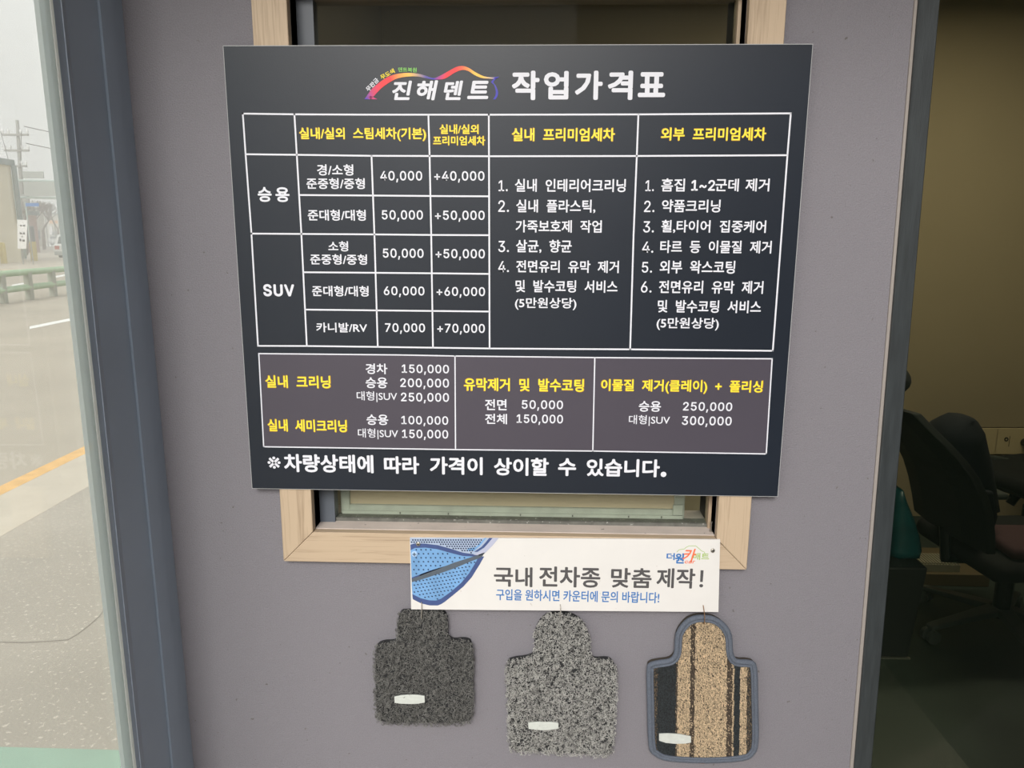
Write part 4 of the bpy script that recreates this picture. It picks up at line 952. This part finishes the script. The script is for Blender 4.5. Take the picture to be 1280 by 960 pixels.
# overhead cables
def cable(p, q, sag, name='overhead_cable', lab='thin black cable strung from the utility pole', r=0.02):
    pts_ = []
    for i in range(17):
        t = i / 16; v = Vector(p) * (1 - t) + Vector(q) * t; v.z -= sag * 4 * t * (1 - t); pts_.append(v)
    tag(MB().tube(pts_, r, 5).build(name, M['cable']), lab, 'cable', 'cables on the utility pole')
zA = far(21, 165, YP).z; zB = far(21, 186, YP).z
cable((px_ + 0.9, YP - 0.2, zA + 0.35), (px_ + 30, YP + 70, zA), 1.5, lab='overhead cable running right from the top crossarm', r=0.03)
cable((px_ + 0.9, YP - 0.2, zB + 0.35), (px_ + 30, YP + 66, zB - 1), 1.5, lab='overhead cable running right from the middle crossarm', r=0.03)
cable((px_ - 0.9, YP - 0.2, zA + 0.35), (px_ - 14, YP - 22, zA - 0.5), 1.4, lab='overhead cable running left from the top crossarm')
cable((px_ - 0.9, YP - 0.2, zB + 0.35), (px_ - 14, YP - 24, zB - 0.8), 1.6, lab='overhead cable running left from the middle crossarm')
zC = far(21, 207, YP).z
cable((px_ - 0.8, YP - 0.2, zC), (px_ - 12, YP - 16, zC - 2.4), 1.2, lab='overhead cable running left from the lowest crossarm')
for s_, k_ in ((-1, 'left'), (1, 'right')):
    cable((px_ + s_ * 0.75, YP - 0.285, zA), (px_ + s_ * 0.35, YP - 0.285, zC - 0.2), -0.0, lab='jumper cable curving down the %s of the pole' % k_)
# gantry sign
YGa = 44.0
g0 = far(21, 255, YGa).x
gan = empty('sign_gantry', (g0, YGa, -0.02), 'road sign gantry with a wide grey sign seen from behind', 'road sign')
MB().tube([(g0, YGa, -0.02), (g0, YGa, far(21, 222, YGa).z)], 0.20, 12).build('gantry_post', M['pale_steel'], gan, smooth=True)
for yy in (225.5, 246.5):
    a_, b_ = far(20, yy, YGa), far(130, yy + 2.5, YGa); MB().tube([(g0, YGa, a_.z), (b_.x, YGa, b_.z)], 0.07, 8).build('gantry_beam', M['pale_steel'], gan)
a_, b_ = far(31, 227.5, YGa), far(118, 245.5, YGa); MB().box(a_.x, b_.x, YGa - 0.16, YGa - 0.09, b_.z, a_.z).build('sign_panel', M['sign_back'], gan, bevel=0.01)
a_, b_ = far(29, 214.5, YGa), far(56, 223, YGa); MB().box(a_.x, b_.x, YGa - 0.1, YGa - 0.03, b_.z, a_.z).build('sign_panel', M['sign_back'], gan, bevel=0.01)
a_, b_ = far(32, 253.8, YGa + 6), far(49, 258, YGa + 6)
bs = empty('street_name_sign', (a_.x - 0.1, YGa + 6, -0.02), 'small blue street sign under the grey gantry sign', 'street sign')
MB().tube([(a_.x - 0.05, YGa + 6.06, -0.02), (a_.x - 0.05, YGa + 6.06, a_.z + 0.05)], 0.05, 8).build('post', M['pale_steel'], bs)
MB().box(a_.x, b_.x, YGa + 5.98, YGa + 6.02, b_.z, a_.z).build('sign_plate', M['blue_sign'], bs)
# white hanging banner on a stand
YW = 35.0
def stand_banner(c4, Yb, label, rows, name='street_banner'):
    P_ = [far(a, b_, Yb) for a, b_ in c4]; zb_ = min(p.z for p in P_); cx_ = sum(p.x for p in P_) / 4
    t = empty(name, (cx_, Yb, -0.02), label, 'banner')
    MB().prism([tuple(p) for p in P_], (0, 0.04, 0)).build('banner_cloth', M['white_sheet'], t)
    for p in (P_[0], P_[1]): MB().tube([(p.x, Yb + 0.07, -0.02), (p.x, Yb + 0.07, p.z)], 0.03, 6).build('banner_pole', M['pole'], t)
    random.seed(11)
    for (u, v, w, h) in rows:
        a_ = far(u, v, Yb - 0.01); b_ = far(u + w, v + h, Yb - 0.01); MB().box(a_.x, b_.x, Yb - 0.012, Yb - 0.002, b_.z, a_.z).build('blurred_lettering', M['grey_ink'], t)
stand_banner([(21.5, 274.5), (34, 275), (32.5, 311), (22, 311)], YW, 'tall white cloth banner at the far roadside below the utility pole', [(25, 281, 2.2, 2), (28.5, 281, 3, 2.2), (24.5, 290.5, 3, 2.4), (28.5, 290.5, 2.6, 2.4), (27, 295, 1.6, 1.6), (24.2, 298.5, 2.6, 3), (28, 299.5, 3, 2.6)])
stand_banner([(61.5, 283), (65.2, 283), (65, 293.5), (61.8, 293.5)], 90, 'small white banner far down the street', [])
# buildings
def building(name, x0, x1, y0, y1, h, m, label, wins=None, roof=True):
    t = empty(name, ((x0 + x1) / 2, (y0 + y1) / 2, -0.02), label, 'building')
    MB().box(x0, x1, y0, y1, -0.02, h).build('wall', m, t)
    if roof: MB().box(x0 - 0.2, x1 + 0.2, y0 - 0.2, y1 + 0.2, h, h + 0.35).build('roof_edge', M['roof_grey'], t)
    nz = max(1, int(h // 3)); ny = max(1, int((y1 - y0) // 3)); nx = max(1, int((x1 - x0) // 3))
    for i in range(nz):
        z = 0.9 + i * 3.0
        if z + 1.4 > h: break
        for j in range(ny):
            y = y0 + (j + 0.5) * (y1 - y0) / ny; o = MB().box(x1 - 0.02, x1 + 0.05, y - 0.75, y + 0.75, z, z + 1.4).build('window', M['roof_grey'], t)
            MB().box(x1 + 0.05, x1 + 0.06, y - 0.65, y + 0.65, z + 0.1, z + 1.3).build('pane', M['pane_dark'], o)
        for j in range(nx):
            x = x0 + (j + 0.5) * (x1 - x0) / nx; o = MB().box(x - 0.75, x + 0.75, y0 - 0.05, y0 + 0.02, z, z + 1.4).build('window', M['roof_grey'], t)
            MB().box(x - 0.65, x + 0.65, y0 - 0.06, y0 - 0.05, z + 0.1, z + 1.3).build('pane', M['pane_dark'], o)
    return t
YB1 = 38.0
xe = far(14.5, 220, YB1).x; hz = far(14.5, 207, YB1).z
bA = empty('shop_building', (xe - 4, YB1 - 8, -0.02), 'cream building with a grey gutter edge at the left picture edge', 'building')
MB().box(xe - 8, xe, YB1 - 16, YB1, -0.02, hz).build('wall', M['cream_wall'], bA)
MB().box(xe - 8.1, xe + 0.15, YB1 - 16.1, YB1 + 0.15, hz, hz + 0.3).build('roof_edge', M['roof_grey'], bA)
MB().tube([(xe + 0.14, YB1 + 0.05, 2.2), (xe + 0.14, YB1 + 0.05, hz)], 0.13, 8).build('drain_pipe', M['roof_grey'], bA)
for i in range(3): MB().box(xe - 0.02, xe + 0.05, YB1 - 4 - i * 4, YB1 - 2 - i * 4, 0.9, 2.5).build('window', M['pane_dark'], bA)
xr = far(20, 300, 58).x
building('low_building', xr - 9, xr + 0.2, 58, 60.5, far(20, 268, 58).z, M['brick_pink'], 'low pinkish building behind the white banner')
xr2 = far(33, 290, 100).x
building('far_building', xr2 - 16, xr2, 100, 104, far(33, 262, 100).z, M['tan_b'], 'tan building farther down the street')
building('far_building', far(56, 290, 140).x, far(108, 290, 140).x, 140, 152, far(60, 268, 140).z, M['tan_b'], 'wide tan building closing the far end of the street')
# signs far down the street
def plate_sign(x0, y0, x1, y1, Yd, m, label):
    a_, b_ = far(x0, y0, Yd), far(x1, y1, Yd); t = empty('shop_sign', ((a_.x + b_.x) / 2, Yd, -0.02), label, 'shop sign')
    MB().box(a_.x, b_.x, Yd - 0.1, Yd, b_.z, a_.z).build('sign_face', m, t); MB().tube([((a_.x + b_.x) / 2, Yd + 0.1, -0.02), ((a_.x + b_.x) / 2, Yd + 0.1, a_.z)], 0.08, 6).build('post', M['pole'], t)
M['orange_sign'] = mat('orange_sign_face', (0.75, 0.42, 0.22), 0.6); M['yellow_box'] = mat('mustard_cabinet', (0.55, 0.45, 0.18), 0.6)
plate_sign(62, 275.5, 72.5, 279.5, 95, M['orange_sign'], 'orange shop sign above the far street')
plate_sign(50, 262, 60, 265, 97, M['white_sheet'], 'white shop sign above the far street')
a_, b_ = far(36, 302, 40), far(40.5, 314, 40); kb = empty('roadside_cabinet', ((a_.x + b_.x) / 2, 40.2, -0.02), 'mustard yellow roadside cabinet right of the white banner', 'cabinet')
MB().box(a_.x, b_.x, 40, 40.4, 0.05, a_.z).build('cabinet_body', M['yellow_box'], kb, bevel=0.02); MB().box(a_.x - 0.03, b_.x + 0.03, 39.97, 40.43, -0.02, 0.05).build('plinth', M['pole'], kb)
for px0, py0, lab in ((0.5, 300, 'yellow bollard at the left picture edge near the far roadside'), (3.4, 303, 'second yellow bollard, just right of the one at the left picture edge')):
    p = far(px0, py0, 36); t = MB(); t.tube([(p.x, 36, -0.02), (p.x, 36, 1.1), (p.x, 36, 1.18)], [0.10, 0.10, 0.04], 10); tag(t.build('bollard', M['yellow_box'], loc=(p.x, 36, -0.02)), lab, 'bollard', 'yellow bollards by the far roadside')
ground('far_footway', lambda y: -60, lambda y: far(44, 321, y).x if False else -0.52 * y - 2.2, M['concrete'], 0.12, 'far pale footway across the road', y0=30, y1=60, th=0.14)
# cars
M['car_white'] = mat('white_car_paint', (0.72, 0.72, 0.70), 0.3, coat=0.5); M['tyre'] = mat('tyre', (0.03, 0.03, 0.03), 0.8); M['tail'] = mat('tail_lamp', (0.45, 0.10, 0.07), 0.3)
def car(cx_, cy_, w, h, L_, label, m=None, name='car', front=False):
    t = empty(name, (cx_, cy_, -0.02), label, 'car'); z0 = -0.02; m = m or M['car_white']
    prof = [(0, 0.30), (0, 0.62), (0.04, 0.95), (0.10, 1.0), (0.28, h * 0.97), (0.45, h), (L_ * 0.45, h), (L_ * 0.62, 1.02), (L_ * 0.95, 0.85), (L_, 0.6), (L_, 0.30)]
    mb = MB(); vs = []; ws = [1, 1, 0.97, 0.95, 0.84, 0.80, 0.80, 0.94, 0.94, 0.96, 0.96]
    for s_ in (-1, 1):
        for (y, z), k_ in zip(prof, ws): vs.append((cx_ + s_ * w / 2 * k_, cy_ + y, z0 + z))
    n_ = len(prof); fs = [(i, i + 1, n_ + i + 1, n_ + i) for i in range(n_ - 1)] + [(n_ - 1, 0, n_, 2 * n_ - 1)]
    mb.add(vs, fs + [tuple(range(n_)), tuple(range(n_, 2 * n_))[::-1]]); mb.build('body', m, t, bevel=0.03)
    MB().prism([(cx_ - w * 0.37, cy_ + 0.13, z0 + 1.04), (cx_ + w * 0.37, cy_ + 0.13, z0 + 1.04), (cx_ + w * 0.33, cy_ + 0.27, z0 + h * 0.92), (cx_ - w * 0.33, cy_ + 0.27, z0 + h * 0.92)], (0, -0.03, 0.005)).build('rear_window', M['pane_dark'], t)
    for s_ in (-1, 1):
        MB().box(cx_ + s_ * w * 0.36 - 0.14, cx_ + s_ * w * 0.36 + 0.14, cy_ - 0.03, cy_ + 0.03, z0 + 0.68, z0 + 0.90).build('lamp', M['tail'] if not front else M['white_sheet'], t)
        MB().prism([(cx_ + s_ * w * 0.445, cy_ + 0.4, z0 + 1.02), (cx_ + s_ * w * 0.445, cy_ + L_ * 0.52, z0 + 1.02), (cx_ + s_ * w * 0.40, cy_ + L_ * 0.44, z0 + h * 0.93), (cx_ + s_ * w * 0.40, cy_ + 0.5, z0 + h * 0.93)], (s_ * 0.02, 0, 0)).build('side_window', M['pane_dark'], t)
        for yy in (0.75, L_ - 0.85): MB().tube([(cx_ + s_ * (w / 2 - 0.2), cy_ + yy, z0 + 0.31), (cx_ + s_ * (w / 2 + 0.01), cy_ + yy, z0 + 0.31)], 0.31, 16).build('wheel', M['tyre'], t)
    MB().box(cx_ - w * 0.47, cx_ + w * 0.47, cy_ - 0.06, cy_ + 0.02, z0 + 0.32, z0 + 0.55).build('bumper', M['sign_back'], t, bevel=0.02)
    MB().box(cx_ - 0.25, cx_ + 0.25, cy_ - 0.075, cy_ - 0.06, z0 + 0.42, z0 + 0.53).build('number_plate', M['white_sheet'], t)
c = G(78, 327)
car(far(84.5, 320, 46).x, 46, 1.75, 1.62, 4.2, 'white car driving away on the far lane, nearest of the two')
car(far(67, 303, 115).x, 115, 1.7, 1.5, 4.2, 'small white car farther down the street, beyond the nearer white one', front=True)
# bare trees in the haze
def tree(px, py_b, Yd, h, label, seed):
    random.seed(seed); c_ = far(px, py_b, Yd); t = empty('bare_tree', (c_.x, Yd, -0.02), label, 'tree', 'bare street trees in the haze')
    tr_ = MB().tube([(c_.x, Yd, -0.02), (c_.x + 0.1, Yd, h * 0.4)], [0.18, 0.12], 8).build('trunk', M['bark'], t)
    mb = MB()
    def br(p, d, L_, r_, n_):
        q = p + d * L_; mb.tube([p, (p + q) / 2 + Vector((random.uniform(-1, 1), random.uniform(-1, 1), 0)) * L_ * 0.08, q], [r_, r_ * 0.8, r_ * 0.6], 4, caps=False)
        if n_:
            for _ in range(3):
                e_ = (d + Vector((random.uniform(-1, 1), random.uniform(-1, 1), random.uniform(-0.3, 0.6))) * 0.75).normalized(); br(q, e_, L_ * 0.72, r_ * 0.6, n_ - 1)
    for _ in range(3): br(Vector((c_.x + 0.1, Yd, h * 0.38)), Vector((random.uniform(-.5, .5), random.uniform(-.5, .5), 1)).normalized(), h * 0.21, 0.09, 4)
    mb.build('branches', M['bark'], t, kind='stuff')
tree(43, 300, 71, 5.2, 'bare tree right of the utility pole in the haze', 1)
tree(54, 300, 80, 5.5, 'bare tree between the gantry sign and the white car', 2)
tree(8, 300, 49, 4.0, 'bare tree in front of the low pinkish building', 3)
tree(73, 300, 95, 6, 'bare tree far behind the white car', 4)
# haze over the street
vm = bpy.data.materials.new('street_haze'); vm.use_nodes = True; nt = vm.node_tree; nt.nodes.clear()
vo = nt.nodes.new('ShaderNodeOutputMaterial'); vs_ = nt.nodes.new('ShaderNodeVolumeScatter'); vs_.inputs['Color'].default_value = (0.98, 0.97, 0.94, 1); vs_.inputs['Density'].default_value = 0.0075
nt.links.new(vs_.outputs[0], vo.inputs['Volume'])
hz_ = MB().box(-110, -1.6, 8, 158, -0.019, 26); o = hz_.build('street_haze', vm); o['kind'] = 'stuff'; o['label'] = 'pale winter haze over the street'; o['category'] = 'haze'
